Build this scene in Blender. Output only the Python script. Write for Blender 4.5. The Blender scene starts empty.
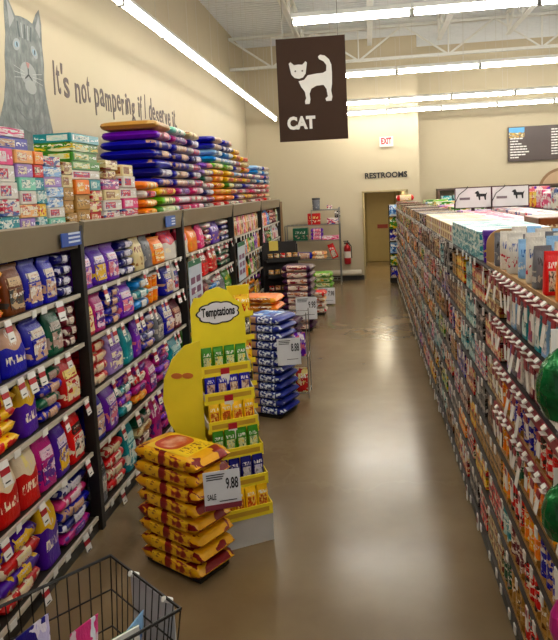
import bpy, bmesh, math, random
from mathutils import Vector, Matrix
random.seed(7)
S = bpy.context.scene
COL = S.collection
R = math.radians

# ------------------------------------------------------------------ camera, world, exposure
FPX, CX, CY, CAMH = 640.0, 279.0, 262.0, 2.25
cam = bpy.data.cameras.new('camera')
cam.sensor_fit = 'HORIZONTAL'; cam.sensor_width = 36.0
cam.lens = FPX / 558.0 * 36.0
cam.shift_x = 0.0
cam.shift_y = (CY - 320.0) / 558.0
cam.clip_start = 0.05
camo = bpy.data.objects.new('camera', cam); COL.objects.link(camo)
_r = R(2.7)
_d = Vector(((367 - CX) / FPX, -(189 - CY) / FPX, -1)).normalized()
_h = Vector((math.cos(_r), math.sin(_r), 0))
_u = _d.cross(_h)
if _u.y < 0: _u = -_u
_u.normalize(); _x = _d.cross(_u)
M3 = Matrix((_x, _d, _u))
camo.matrix_world = Matrix.Translation((0, 0, CAMH)) @ M3.to_4x4()
S.camera = camo

w = bpy.data.worlds.new('store_ambient'); S.world = w; w.use_nodes = True
w.node_tree.nodes['Background'].inputs[0].default_value = (1.0, 0.97, 0.92, 1)
w.node_tree.nodes['Background'].inputs[1].default_value = 0.32
S.view_settings.view_transform = 'Standard'
S.view_settings.look = 'None'
S.view_settings.gamma = 1.0
S.view_settings.use_curve_mapping = False
S.view_settings.exposure = 0.32
TUBE_POWER = 50.0

# ------------------------------------------------------------------ helpers
def lin(h):
    h = h.lstrip('#')
    o = []
    for i in (0, 2, 4):
        c = int(h[i:i + 2], 16) / 255
        o.append(c / 12.92 if c <= 0.04045 else ((c + 0.055) / 1.055) ** 2.4)
    return (o[0], o[1], o[2], 1)

class NT:
    def __init__(s, name, rough=0.5, metal=0.0, spec=0.5):
        s.m = bpy.data.materials.new(name); s.m.use_nodes = True
        s.n = s.m.node_tree.nodes; s.l = s.m.node_tree.links
        s.b = s.n['Principled BSDF']
        s.b.inputs['Roughness'].default_value = rough
        s.b.inputs['Metallic'].default_value = metal
        s.b.inputs['Specular IOR Level'].default_value = spec
    def put(s, sock, v):
        if isinstance(v, bpy.types.NodeSocket): s.l.new(v, sock)
        else: sock.default_value = v
    def math(s, op, a, b=0.0, c=None):
        n = s.n.new('ShaderNodeMath'); n.operation = op
        s.put(n.inputs[0], a); s.put(n.inputs[1], b)
        if c is not None: s.put(n.inputs[2], c)
        return n.outputs[0]
    def mix(s, f, a, b):
        n = s.n.new('ShaderNodeMix'); n.data_type = 'RGBA'
        s.put(n.inputs[0], f); s.put(n.inputs[6], a); s.put(n.inputs[7], b)
        return n.outputs[2]
    def coord(s, kind='UV'):
        return s.n.new('ShaderNodeTexCoord').outputs[kind]
    def mapping(s, v, scale=(1, 1, 1), loc=(0, 0, 0), rot=(0, 0, 0)):
        n = s.n.new('ShaderNodeMapping'); s.l.new(v, n.inputs[0])
        n.inputs[1].default_value = loc; n.inputs[2].default_value = rot; n.inputs[3].default_value = scale
        return n.outputs[0]
    def noise(s, v, scale=5, detail=2, rough=0.5):
        n = s.n.new('ShaderNodeTexNoise'); s.l.new(v, n.inputs['Vector'])
        n.inputs['Scale'].default_value = scale; n.inputs['Detail'].default_value = detail
        n.inputs['Roughness'].default_value = rough
        return n.outputs[0]
    def xyz(s, v):
        n = s.n.new('ShaderNodeSeparateXYZ'); s.l.new(v, n.inputs[0]); return n.outputs
    def ramp(s, f, stops):
        n = s.n.new('ShaderNodeValToRGB'); s.l.new(f, n.inputs[0])
        e = n.color_ramp.elements
        while len(e) < len(stops): e.new(0.5)
        for i, (p, c) in enumerate(stops): e[i].position = p; e[i].color = c
        return n.outputs[0]
    def between(s, v, a, b):
        return s.math('MULTIPLY', s.math('GREATER_THAN', v, a), s.math('LESS_THAN', v, b))
    def color(s, v): s.put(s.b.inputs['Base Color'], v); return s
    def bump(s, h, st=0.2, dist=0.01):
        n = s.n.new('ShaderNodeBump'); s.l.new(h, n.inputs['Height'])
        n.inputs['Strength'].default_value = st; n.inputs['Distance'].default_value = dist
        s.l.new(n.outputs[0], s.b.inputs['Normal'])

_flat = {}
def flat(hexc, rough=0.5, metal=0.0, name=None):
    k = (hexc, rough, metal)
    if k not in _flat:
        t = NT(name or 'paint_' + hexc.strip('#'), rough, metal)
        c = t.coord('Object')
        n = t.noise(c, 9, 3)
        a = lin(hexc)
        b = tuple(x * 0.86 for x in a[:3]) + (1,)
        t.color(t.mix(n, a, b))
        _flat[k] = t.m
    return _flat[k]

def emit(hexc, st, name):
    t = NT(name, 0.5); t.color((0.8, 0.8, 0.8, 1))
    t.b.inputs['Emission Color'].default_value = lin(hexc)
    t.b.inputs['Emission Strength'].default_value = st
    return t.m

_pk = {}
def ink(h):
    c = lin(h); m = sum(c[:3]) / 3
    return tuple(min(1, max(0.002, (m + (v - m) * 1.3) * 0.85)) for v in c[:3]) + (1,)
def pk(base, panel='#f0ead8', accent='#ffffff', style='plain', rough=0.32):
    """printed packaging; UV 0..1 over the front of the pack"""
    k = (base, panel, accent, style)
    if k in _pk: return _pk[k]
    t = NT('print_' + style, rough, 0, 0.35)
    uv = t.coord('UV'); x, y, z = t.xyz(uv)
    B, P, A = ink(base), ink(panel), ink(accent)
    dark = tuple(c * 0.35 for c in B[:3]) + (1,)
    oi = t.n.new('ShaderNodeObjectInfo').outputs['Random']
    off = t.n.new('ShaderNodeVectorMath'); off.operation = 'ADD'; t.l.new(uv, off.inputs[0])
    comb = t.n.new('ShaderNodeCombineXYZ'); t.l.new(t.math('MULTIPLY', oi, 17.0), comb.inputs[0]); t.l.new(t.math('MULTIPLY', oi, 9.0), comb.inputs[2])
    t.l.new(comb.outputs[0], off.inputs[1]); uvo = off.outputs[0]
    big = t.noise(uvo, 3.5, 3, 0.6)
    text = t.math('GREATER_THAN', t.noise(t.mapping(uvo, (15, 6, 1)), 1.0, 2), 0.53)
    col = t.mix(t.ramp(big, [(0.35, (0, 0, 0, 1)), (0.75, (1, 1, 1, 1))]), B, tuple(min(1, c * 1.22) for c in B[:3]) + (1,))
    if style == 'plain':
        m = t.math('MULTIPLY', t.between(y, 0.55, 0.74), t.between(x, 0.15, 0.85))
        col = t.mix(t.math('MULTIPLY', m, text), col, A)
        m = t.math('MULTIPLY', t.between(y, 0.16, 0.42), t.math('GREATER_THAN', t.noise(uvo, 6, 2), 0.56))
        col = t.mix(m, col, P)
    elif style == 'photo':
        m = t.math('MULTIPLY', t.between(y, 0.1, 0.56), t.between(x, 0.16, 0.84))
        ph = t.ramp(t.noise(uvo, 5.5, 4, 0.65), [(0.36, dark), (0.48, P), (0.62, A)])
        col = t.mix(m, col, ph)
        m = t.math('MULTIPLY', t.between(y, 0.62, 0.76), t.between(x, 0.15, 0.85))
        col = t.mix(t.math('MULTIPLY', m, text), col, lin('#f4f0ea'))
    elif style == 'split':
        wv = t.math('MULTIPLY_ADD', t.math('SINE', t.math('MULTIPLY', x, 9.0)), 0.05, 0.56)
        col = t.mix(t.math('GREATER_THAN', y, wv), col, P)
        dx = t.math('SUBTRACT', x, 0.5); dy = t.math('SUBTRACT', y, 0.76)
        rr = t.math('SQRT', t.math('ADD', t.math('MULTIPLY', dx, dx), t.math('MULTIPLY', dy, dy)))
        col = t.mix(t.math('MULTIPLY', t.math('LESS_THAN', rr, 0.17), text), col, A)
        m = t.math('MULTIPLY', t.between(y, 0.26, 0.42), t.between(x, 0.12, 0.88))
        col = t.mix(t.math('MULTIPLY', m, text), col, lin('#f4e8c8'))
    elif style == 'band':
        col = t.mix(t.between(x, 0.38, 0.66), col, P)
        m = t.math('MULTIPLY', t.between(x, 0.68, 0.95), t.between(y, 0.1, 0.4))
        col = t.mix(t.math('MULTIPLY', m, t.math('GREATER_THAN', t.noise(t.mapping(uvo, (9, 20, 1)), 1.0, 2), 0.5)), col, A)
        m = t.math('MULTIPLY', t.between(x, 0.06, 0.36), t.between(y, 0.1, 0.4))
        col = t.mix(t.math('MULTIPLY', m, text), col, A)
    elif style == 'label':
        m = t.math('MULTIPLY', t.between(y, 0.1, 0.42), t.between(x, 0.18, 0.84))
        col = t.mix(m, col, P)
        col = t.mix(t.math('MULTIPLY', m, text), col, A)
    elif style == 'box':
        m = t.math('MULTIPLY', t.between(y, 0.2, 0.8), t.between(x, 0.08, 0.62))
        col = t.mix(m, col, P)
        col = t.mix(t.math('MULTIPLY', m, t.math('GREATER_THAN', t.noise(uvo, 7, 3), 0.55)), col, A)
        m = t.math('MULTIPLY', t.between(y, 0.35, 0.65), t.between(x, 0.66, 0.94))
        col = t.mix(t.math('MULTIPLY', m, text), col, lin('#ffffff'))
    elif style == 'goldwrap':
        n1 = t.noise(t.mapping(uvo, (3, 5, 1)), 1.6, 2, 0.5)
        col = t.mix(t.math('GREATER_THAN', n1, 0.55), col, P)
        col = t.mix(t.between(x, 0.40, 0.5), col, P)
    elif style == 'tin':
        n1 = t.noise(t.mapping(uvo, (2.2, 1.2, 1)), 1.6, 2, 0.5)
        col = t.mix(t.math('GREATER_THAN', n1, 0.52), col, P)
        col = t.mix(t.math('MULTIPLY', t.between(y, 0.3, 0.62), t.math('GREATER_THAN', t.noise(t.mapping(uvo, (3, 2, 1), (5, 2, 0)), 1.6, 2), 0.5)), col, A)
        col = t.mix(t.between(y, 0.8, 1.01), col, dark)
        col = t.mix(t.between(y, -0.01, 0.1), col, lin('#2a2018'))
    elif style == 'busy':
        n1 = t.noise(t.mapping(uvo, (1.4, 2.0, 1)), 1.6, 2, 0.5)
        col = t.mix(t.math('GREATER_THAN', n1, 0.54), col, P)
        n2 = t.noise(t.mapping(uvo, (1.9, 1.7, 1), (3, 7, 0)), 1.6, 2, 0.5)
        col = t.mix(t.math('GREATER_THAN', n2, 0.58), col, A)
        m = t.between(y, 0.6, 0.78)
        col = t.mix(t.math('MULTIPLY', m, text), col, lin('#f6f2e8'))
    t.color(col)
    if style != 'box':
        t.bump(t.noise(uvo, 14, 3, 0.6), 0.35, 0.01)
    _pk[k] = t.m
    return t.m

def new_obj(name, me, mat=None, parent=None, loc=(0, 0, 0), rot=(0, 0, 0), scale=(1, 1, 1)):
    o = bpy.data.objects.new(name, me); COL.objects.link(o)
    if mat is not None and me is not None:
        if len(me.materials) == 0: me.materials.append(mat)
        if me.materials[0] is not mat:
            o.material_slots[0].link = 'OBJECT'; o.material_slots[0].material = mat
    o.parent = parent; o.location = loc; o.rotation_euler = rot; o.scale = scale
    return o
def tag(o, label, cat, group=None):
    o['label'] = label; o['category'] = cat
    if group: o['group'] = group
    return o
def thing(name, label, cat, loc=(0, 0, 0), rotz=0.0, group=None):
    o = new_obj(name, None, loc=loc, rot=(0, 0, rotz)); return tag(o, label, cat, group)
def structure(o): o['kind'] = 'structure'; return o

class MB:
    """collects boxes, bars and quads in one mesh"""
    def __init__(s): s.v = []; s.f = []; s.mi = []; s.uv = []
    def face(s, pts, mi=0, uv=None):
        b = len(s.v); s.v += [tuple(p) for p in pts]; s.f.append(tuple(range(b, b + len(pts)))); s.mi.append(mi)
        s.uv.append(uv or [(0, 0), (1, 0), (1, 1), (0, 1)][:len(pts)] if len(pts) <= 4 else [(0.5, 0.5)] * len(pts))
    def box(s, x0, x1, y0, y1, z0, z1, mi=0, mat=None):
        P = [Vector((x, y, z)) for x in (x0, x1) for y in (y0, y1) for z in (z0, z1)]
        if mat: P = [mat @ p for p in P]
        a = P
        for q in ((0, 4, 5, 1), (6, 2, 3, 7), (2, 0, 1, 3), (4, 6, 7, 5), (1, 5, 7, 3), (2, 6, 4, 0)):
            s.face([a[i] for i in q], mi)
        return s
    def bar(s, a, b, r, n=6, mi=0):
        a = Vector(a); b = Vector(b); d = (b - a)
        if d.length < 1e-6: return s
        q = d.to_track_quat('Z', 'Y').to_matrix(); L = d.length
        ring = [q @ Vector((math.cos(2 * math.pi * i / n) * r, math.sin(2 * math.pi * i / n) * r, 0)) for i in range(n)]
        for i in range(n):
            j = (i + 1) % n
            s.face([a + ring[i], a + ring[j], b + ring[j], b + ring[i]], mi)
        s.face([a + p for p in reversed(ring)], mi); s.face([b + p for p in ring], mi)
        return s
    def path(s, pts, r, n=6, mi=0):
        for a, b in zip(pts, pts[1:]): s.bar(a, b, r, n, mi)
        return s
    def prism(s, pts, axis_off, mi=0):
        """closed outline (3-D points) extruded by axis_off"""
        o = Vector(axis_off); a = [Vector(p) for p in pts]; b = [p + o for p in a]
        s.face(a, mi); s.face(list(reversed(b)), mi)
        for i in range(len(a)):
            j = (i + 1) % len(a); s.face([a[j], a[i], b[i], b[j]], mi)
        return s
    def mesh(s, name, mats=(), smooth=False, bevel=0):
        me = bpy.data.meshes.new(name); me.from_pydata(s.v, [], s.f)
        ul = me.uv_layers.new(name='UVMap'); k = 0
        for p, u in zip(me.polygons, s.uv):
            for li, c in zip(p.loop_indices, u): ul.data[li].uv = c
        for m in mats: me.materials.append(m)
        me.polygons.foreach_set('material_index', s.mi)
        if smooth: me.polygons.foreach_set('use_smooth', [True] * len(s.f))
        me.update(); return me
    def build(s, name, mat, parent=None, smooth=False, weld=True, **kw):
        mats = mat if isinstance(mat, (list, tuple)) else [mat]
        me = s.mesh(name, mats, smooth)
        bm = bmesh.new(); bm.from_mesh(me)
        if weld: bmesh.ops.remove_doubles(bm, verts=bm.verts, dist=1e-5)
        bmesh.ops.recalc_face_normals(bm, faces=bm.faces); bm.to_mesh(me); bm.free()
        return new_obj(name, me, None, parent, **kw)

def text_mesh(body, wd, ht, mat, depth=0.004, bold=0.0, align_base=True):
    """lettering as a mesh fitted in a box wd x ht, lower left at the origin, in the local XY plane"""
    cu = bpy.data.curves.new('lettering', 'FONT'); cu.body = body; cu.size = 1; cu.extrude = 0.0; cu.offset = bold
    cu.resolution_u = 3
    ob = bpy.data.objects.new('lettering', cu); COL.objects.link(ob)
    dg = bpy.context.evaluated_depsgraph_get(); dg.update()
    me = bpy.data.meshes.new_from_object(ob.evaluated_get(dg))
    bpy.data.objects.remove(ob); bpy.data.curves.remove(cu)
    xs = [v.co.x for v in me.vertices]; ys = [v.co.y for v in me.vertices]
    x0, x1, y0, y1 = min(xs), max(xs), min(ys), max(ys)
    for v in me.vertices:
        v.co.x = (v.co.x - x0) / (x1 - x0) * wd; v.co.y = (v.co.y - y0) / (y1 - y0) * ht; v.co.z = depth
    bm = bmesh.new(); bm.from_mesh(me)
    ex = bmesh.ops.extrude_face_region(bm, geom=bm.faces[:])
    for e in ex['geom']:
        if isinstance(e, bmesh.types.BMVert): e.co.z = 0.0
    bmesh.ops.recalc_face_normals(bm, faces=bm.faces); bm.to_mesh(me); bm.free()
    me.polygons.foreach_set('use_smooth', [False] * len(me.polygons)); me.materials.clear(); me.materials.append(mat); me.name = 'lettering'
    return me
ONX = (math.pi / 2, 0, math.pi / 2)      # drawn plane faces +X, reads towards +Y
ONY = (math.pi / 2, 0, 0)                # drawn plane faces -Y, reads towards +X

# ------------------------------------------------------------------ materials of the setting
def wall_mat():
    t = NT('cream_wall_paint', 0.7)
    c = t.coord('Object'); n = t.noise(c, 1.3, 4, 0.6)
    t.color(t.mix(n, lin('#bfb296'), lin('#b7aa8d')))
    t.bump(t.noise(c, 60, 2), 0.05, 0.003); return t.m
def floor_mat():
    t = NT('polished_brown_concrete', 0.3, 0, 0.6)
    c = t.coord('Object')
    n1 = t.noise(c, 0.7, 4, 0.55); n2 = t.noise(t.mapping(c, (1, 1, 1), (4, 9, 0)), 2.0, 4, 0.55)
    a = t.ramp(n1, [(0.3, lin('#6c583d')), (0.55, lin('#7f6a4a')), (0.75, lin('#937f60'))])
    b = t.ramp(n2, [(0.3, lin('#6b573c')), (0.75, lin('#8d7858'))])
    col = t.mix(0.4, a, b)
    v = t.n.new('ShaderNodeTexVoronoi'); v.feature = 'DISTANCE_TO_EDGE'; v.inputs['Scale'].default_value = 0.33
    wp = t.n.new('ShaderNodeVectorMath'); wp.operation = 'MULTIPLY_ADD'
    nz = t.n.new('ShaderNodeTexNoise'); nz.inputs['Scale'].default_value = 1.5; nz.inputs['Detail'].default_value = 4
    t.l.new(c, nz.inputs['Vector']); t.l.new(nz.outputs[1], wp.inputs[0]); wp.inputs[1].default_value = (1.1, 1.1, 0); t.l.new(c, wp.inputs[2])
    t.l.new(wp.outputs[0], v.inputs['Vector'])
    crack = t.math('LESS_THAN', v.outputs[0], 0.004)
    col = t.mix(t.math('MULTIPLY', crack, 0.12), col, lin('#94835f'))
    t.color(col)
    t.put(t.b.inputs['Roughness'], t.math('MULTIPLY_ADD', n2, 0.16, 0.14))
    t.bump(n2, 0.05, 0.01)
    return t.m
M_WALL = wall_mat(); M_FLOOR = floor_mat()
M_DECK = flat('#dfe3e4', 0.55, 0.0, 'painted_steel_deck')
M_STEEL = flat('#e6e6de', 0.5, 0.0, 'painted_joist_steel')
M_BLACK = flat('#17130f', 0.45, 0.0, 'black_steel')
M_POST = flat('#14100c', 0.5, 0.0, 'dark_bronze_post')
M_CANOPY = flat('#8c8068', 0.35, 0.1, 'bronze_canopy')
M_SHELF = flat('#2a231c', 0.5, 0.0, 'dark_shelf')
M_RAIL = flat('#c9c1b0', 0.35, 0.0, 'price_rail')
M_BACK = flat('#1a1612', 0.7, 0.0, 'dark_back_panel')
M_WHITE = flat('#ece9e2', 0.5); M_RED = flat('#b01226', 0.45); M_KRAFT = flat('#a98455', 0.7)
M_INK = flat('#1b1a1c', 0.6); M_YEL = flat('#f2d21c', 0.4); M_WIRE = flat('#8f8f8a', 0.3, 0.8)

# ------------------------------------------------------------------ the room
structure(MB().box(-2.94, 9.0, -3.0, 20.3, -0.1, 0.0).build('floor', M_FLOOR))
structure(MB().box(-3.1, -2.94, -3.0, 16.2, 0.0, 5.95).build('wall_left', M_WALL))
b = MB()
b.box(-2.94, -0.09, 16.0, 16.15, 0, 5.95); b.box(0.95, 1.27, 16.0, 16.15, 0, 5.95); b.box(-0.09, 0.95, 16.0, 16.15, 2.16, 5.95)
structure(b.build('wall_far', M_WALL))
structure(MB().box(1.12, 1.27, 16.15, 17.3, 0, 5.95).build('wall_return', M_WALL))
structure(MB().box(1.12, 9.0, 17.3, 17.45, 0, 5.95).build('wall_right', M_WALL))
b = MB(); b.box(-0.2, -0.09, 16.15, 20.1, 0, 2.5); b.box(0.95, 1.06, 16.15, 20.1, 0, 2.5); b.box(-0.2, 1.06, 20.0, 20.15, 0, 2.5)
b.box(-0.2, 1.06, 16.15, 20.15, 2.32, 2.45)
structure(b.build('wall_restroom_recess', flat('#b09d6c', 0.7)))
# opening trim and door
b = MB(); b.box(-0.13, -0.09, 15.97, 16.15, 0, 2.2); b.box(0.95, 0.99, 15.97, 16.15, 0, 2.2); b.box(-0.13, 0.99, 15.97, 16.15, 2.16, 2.2)
structure(b.build('trim_1', flat('#a8976a', 0.6)))
door = structure(MB().box(-0.02, 0.80, 19.95, 20.0, 0.01, 2.12).build('door_1', flat('#a8955f', 0.55)))
MB().box(0.72, 0.74, 19.88, 19.95, 0.95, 1.07).box(0.62, 0.74, 19.87, 19.89, 1.0, 1.03).build('door_handle', M_WIRE, door)
MB().box(0.28, 0.6, 19.935, 19.95, 1.03, 1.15).build('door_sign', flat('#8d2a1c', 0.5), door)
for x0, x1 in ((-0.06, -0.02), (0.80, 0.84)): MB().box(x0, x1, 19.93, 20.0, 0, 2.16).build('door_frame', flat('#94824f', 0.6), door)
b = MB(); b.box(-2.94, -0.13, 15.975, 16.0, 0, 0.12)
structure(b.build('baseboard_far', flat('#2a241c', 0.5)))
structure(MB().box(1.27, 9.0, 17.275, 17.3, 0, 0.12).build('baseboard_right', flat('#2a241c', 0.5)))

rl = thing('added_fill_lamp', 'unseen round fill lamp added to brighten the restroom corridor', 'light', (0.43, 17.6, 2.3))  # unseen fill lamp, added to brighten the dark recess and its door
MB().bar((0, 0, -0.03), (0, 0, 0.02), 0.36, 24).build('lamp_base', flat('#d8d4c8', 0.5), rl)
MB().bar((0, 0, -0.06), (0, 0, -0.03), 0.34, 24).build('diffuser', emit('#fff0d0', 24.0, 'fill_lamp_glow'), rl)
# corrugated steel deck
b = MB(); y = -3.0; prof = [(0, 0), (0.05, 0), (0.075, 0.045), (0.125, 0.045), (0.15, 0)]
while y < 17.4:
    for (a0, z0), (a1, z1) in zip(prof, prof[1:]):
        b.face([(-3.1, y + a0, 5.82 + z0), (9, y + a0, 5.82 + z0), (9, y + a1, 5.82 + z1), (-3.1, y + a1, 5.82 + z1)])
    y += 0.15
b.box(-3.1, 9, -3.0, 17.45, 5.95, 6.0)
structure(b.build('ceiling', M_DECK))

def truss(p0, p1, ztop, zbot, panel, name, label):
    t = thing(name, label, 'joist', (p0[0], p0[1], zbot))
    d = Vector((p1[0] - p0[0], p1[1] - p0[1], 0)); L = d.length; d.normalize()
    def chord(z, nm):
        m = MB(); n = Vector((-d.y, d.x, 0)) * 0.05
        a, e = Vector((0, 0, z)), d * L + Vector((0, 0, z))
        m.prism([a - n, a + n, a + n + Vector((0, 0, 0.012)), a - n + Vector((0, 0, 0.012))], e - a)
        for s_ in (-1, 1):
            q = n * 0.24 * s_
            m.prism([a + q - n * 0.1, a + q + n * 0.1, a + q + n * 0.1 + Vector((0, 0, 0.06)), a + q - n * 0.1 + Vector((0, 0, 0.06))], e - a)
        m.build(nm, M_STEEL, t, weld=False)
    chord(0, 'bottom_chord'); chord(ztop - zbot - 0.06, 'top_chord')
    k = 0; s0 = 0.0; up = True; h = ztop - zbot - 0.03
    while s0 < L - 0.05:
        s1 = min(L, s0 + panel)
        a = d * s0 + Vector((0, 0, h if up else 0.02)); e = d * s1 + Vector((0, 0, 0.02 if up else h))
        MB().bar(a, e, 0.022, 5).build('web_bar', M_STEEL, t)
        if up:
            MB().bar(d * s1 + Vector((0, 0, 0.02)), d * s1 + Vector((0, 0, h)), 0.016, 5).build('web_post', M_STEEL, t)
        s0 = s1; up = not up
    return t
truss((-2.94, 14.4), (9.0, 14.4), 5.72, 5.0, 0.95, 'joist_girder', 'pale steel truss girder spanning the store near the restroom wall')
for X, lb in ((-1.27, 'steel bar joist above the left strip light, nearest the mural wall'), (0.15, 'steel bar joist running away right above the hanging sign aisle'),
              (1.6, 'steel bar joist second to the right of the hanging sign'), (3.0, 'steel bar joist nearest the upper right corner')):
    truss((X, 4.0), (X, 14.3), 5.79, 5.3, 0.6, 'bar_joist', lb)

# ------------------------------------------------------------------ strip lights
M_TUBE = emit('#fffaf0', TUBE_POWER, 'fluorescent_tube')
M_TUBE2 = emit('#fffaf0', TUBE_POWER * 0.5, 'fluorescent_tube_single')
M_HOUS = flat('#e8e8e0', 0.4)
_fix = {}
def strip_light(x, y, along, label, group):
    t = thing('strip_light', label, 'light', (x, y, 4.0), 0 if along == 'x' else math.pi / 2, group)
    if 'h' not in _fix:
        h = MB(); h.prism([(-0.61, -0.03, 0.09), (-0.61, 0.03, 0.09), (-0.61, 0.052, 0.04), (-0.61, -0.052, 0.04)], (1.22, 0, 0))
        _fix['h'] = h.mesh('housing', [M_HOUS])
        c = MB(); c.bar((-0.595, 0, 0.0), (0.595, 0, 0.0), 0.024, 10); _fix['t'] = c.mesh('tube', [M_TUBE], True)
        e = MB(); e.box(-0.01, 0.01, -0.03, 0.03, -0.03, 0.04); _fix['e'] = e.mesh('lamp_holder', [flat('#8f8f88', 0.4)])
        g = MB(); g.bar((0, 0, 0.09), (0, 0, 1.8), 0.002, 4)
        _fix['g'] = g.mesh('hanger_wire', [flat('#c9c6bc', 0.5)])
    new_obj('housing', _fix['h'], parent=t); new_obj('tube', _fix['t'], M_TUBE if along == 'x' else M_TUBE2, parent=t)
    for xx in (-0.6, 0.6): new_obj('lamp_holder', _fix['e'], parent=t, loc=(xx, 0, 0))
    for xx in (-0.38, 0.38): new_obj('hanger_wire', _fix['g'], parent=t, loc=(xx, 0, 0))
ORD = ['first', 'second', 'third', 'fourth', 'fifth', 'sixth', 'seventh', 'eighth', 'ninth', 'tenth', 'eleventh', 'twelfth', 'thirteenth', 'fourteenth', 'fifteenth', 'sixteenth', 'seventeenth', 'eighteenth', 'nineteenth', 'twentieth']
def nth(i):
    if i < len(ORD): return ORD[i]
    tens = ['twent', 'thirt', 'fort', 'fift'][(i + 1) // 10 - 2]; r = (i + 1) % 10
    return tens + 'ieth' if r == 0 else tens + 'y-' + ORD[r - 1]
rows = [(0.15, 'row behind the viewer'), (3.5, 'row overhead, out of view'), (6.85, 'nearest cross row, top of picture'), (10.2, 'second cross row under the truss'), (13.5, 'third cross row'), (15.3, 'farthest cross row by the restroom wall')]
for y, nm in rows:
    for i in range(6):
        strip_light(-0.11 + 1.23 * i, y, 'x', 'bright fluorescent strip light, %s, %s from left' % (nm, nth(i)), 'cross rows of strip lights')
for i in range(12):
    strip_light(-2.12, 14.9 - 1.23 * i, 'y', 'bright fluorescent strip light in line along mural wall, %s from far end' % nth(i), 'strip lights along the mural wall')

# ------------------------------------------------------------------ wall graphics and signs
# hanging aisle sign
sg = thing('hanging_sign', 'dark brown hanging aisle sign with white cat outline and the word CAT', 'sign', (-0.47, 6.0, 2.72), R(2))
MB().box(-0.315, 0.315, -0.012, 0.012, 0, 0.925).build('sign_panel', flat('#38200f', 0.85), sg)
def zs(px, py):   # outline traced on the panel, panel fraction -> metres
    return ((px - 268) / 197 * 0.63 - 0.315, -0.016, (398 - py) / 285 * 0.925)
head = [(303, 182), (308, 178), (318, 187), (330, 186), (342, 187), (351, 178), (355, 182), (352, 200), (350, 212), (342, 222), (331, 225), (318, 222), (309, 212), (306, 198)]
body = [(329, 232), (345, 229), (356, 217), (380, 214), (400, 213), (409, 208), (410, 192), (402, 181), (390, 175), (387, 168), (393, 163), (406, 166), (418, 177), (424, 192), (425, 215), (424, 245), (421, 262), (424, 280), (421, 291), (406, 291), (404, 284), (411, 278), (408, 258), (400, 246), (380, 247), (365, 254), (359, 268), (361, 284), (358, 296), (346, 296), (345, 288), (349, 280), (346, 262), (336, 248)]
b = MB(); b.prism([zs(*p) for p in head], (0, 0.004, 0)); b.build('cat_head', M_WHITE, sg, weld=False)
b = MB(); b.prism([zs(*p) for p in body], (0, 0.004, 0)); b.build('cat_body', M_WHITE, sg, weld=False)
for ex in (321, 341):
    c = zs(ex, 204); b = MB(); b.prism([(c[0] + 0.008 * math.cos(a * math.pi / 4), -0.018, c[2] + 0.008 * math.sin(a * math.pi / 4)) for a in range(8)], (0, 0.002, 0)); b.build('cat_eye', flat('#3f2a1f', 0.45), sg)
new_obj('lettering', text_mesh('CAT', 0.26, 0.12, M_WHITE, 0.004, 0.052), None, sg, loc=(-0.24, -0.012, 0.105), rot=ONY)
for x in (-0.25, 0.25): MB().bar((x, 0, 0.925), (x, 0, 3.1), 0.003, 4).build('hanger_wire', M_WIRE, sg)

lt = thing('wall_lettering', 'black raised letters RESTROOMS on the wall above the doorway', 'lettering', (-0.04, 15.998, 2.5))
new_obj('letters', text_mesh('RESTROOMS', 1.02, 0.14, M_INK, 0.02, 0.03), None, lt, rot=ONY)
ex = thing('exit_sign', 'small white exit sign with red letters on the restroom wall', 'sign', (0.5, 16.0, 3.26))
MB().box(-0.16, 0.16, -0.05, 0, 0, 0.22).build('sign_box', flat('#f2ece2', 0.4), ex)
new_obj('lettering', text_mesh('EXIT', 0.25, 0.16, flat('#d8142c', 0.4), 0.004, 0.05), None, ex, loc=(-0.125, -0.05, 0.045), rot=ONY)
MB().box(-0.17, 0.17, -0.055, -0.045, -0.015, 0.0).box(-0.17, 0.17, -0.055, -0.045, 0.22, 0.235).build('sign_trim', flat('#b9b3a8', 0.4), ex)

# handwritten slogan, letter by letter
sl = thing('wall_slogan', 'grey brown handwritten slogan painted on the cream wall beside the cat mural', 'lettering', (-2.938, 5.93, 3.29))
M_SLOG = flat('#5f5250', 0.7)
words = "It's not pampering if I deserve it."
narrow = {'i': 0.45, "'": 0.35, 't': 0.6, 'f': 0.6, 'I': 0.5, ' ': 0.65, '.': 0.45, 'm': 1.4, 'r': 0.75}
tot = sum(narrow.get(c, 1) for c in words); x = 0.0; unit = 4.05 / tot
hi = 0.36
for i, c in enumerate(words):
    wd = narrow.get(c, 1) * unit
    if c != ' ':
        z0, h = 0.0, 0.19
        if c in 'Idf': h = 0.31
        if c == 't': h = 0.26
        if c == 'i': h = 0.25
        if c in 'pg': z0, h = -0.10, 0.28
        if c == "'": z0, h = 0.24, 0.1
        if c == '.': h = 0.035
        j = random.Random(i)
        h *= 1.05; z0 += 0.02 * math.sin(i * 2.1) + 0.045 * x / 4
        # the script font is a narrow sans, so each glyph is squeezed into its slot
        o = new_obj('letter', text_mesh(c, wd * (0.8 if c != 'I' else 0.35), h, M_SLOG, 0.003, 0.012), None, sl, loc=(0, x, z0), rot=ONX)
        o.rotation_euler = (math.pi / 2, R(j.uniform(-4, 4)), math.pi / 2)
    x += wd

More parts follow.
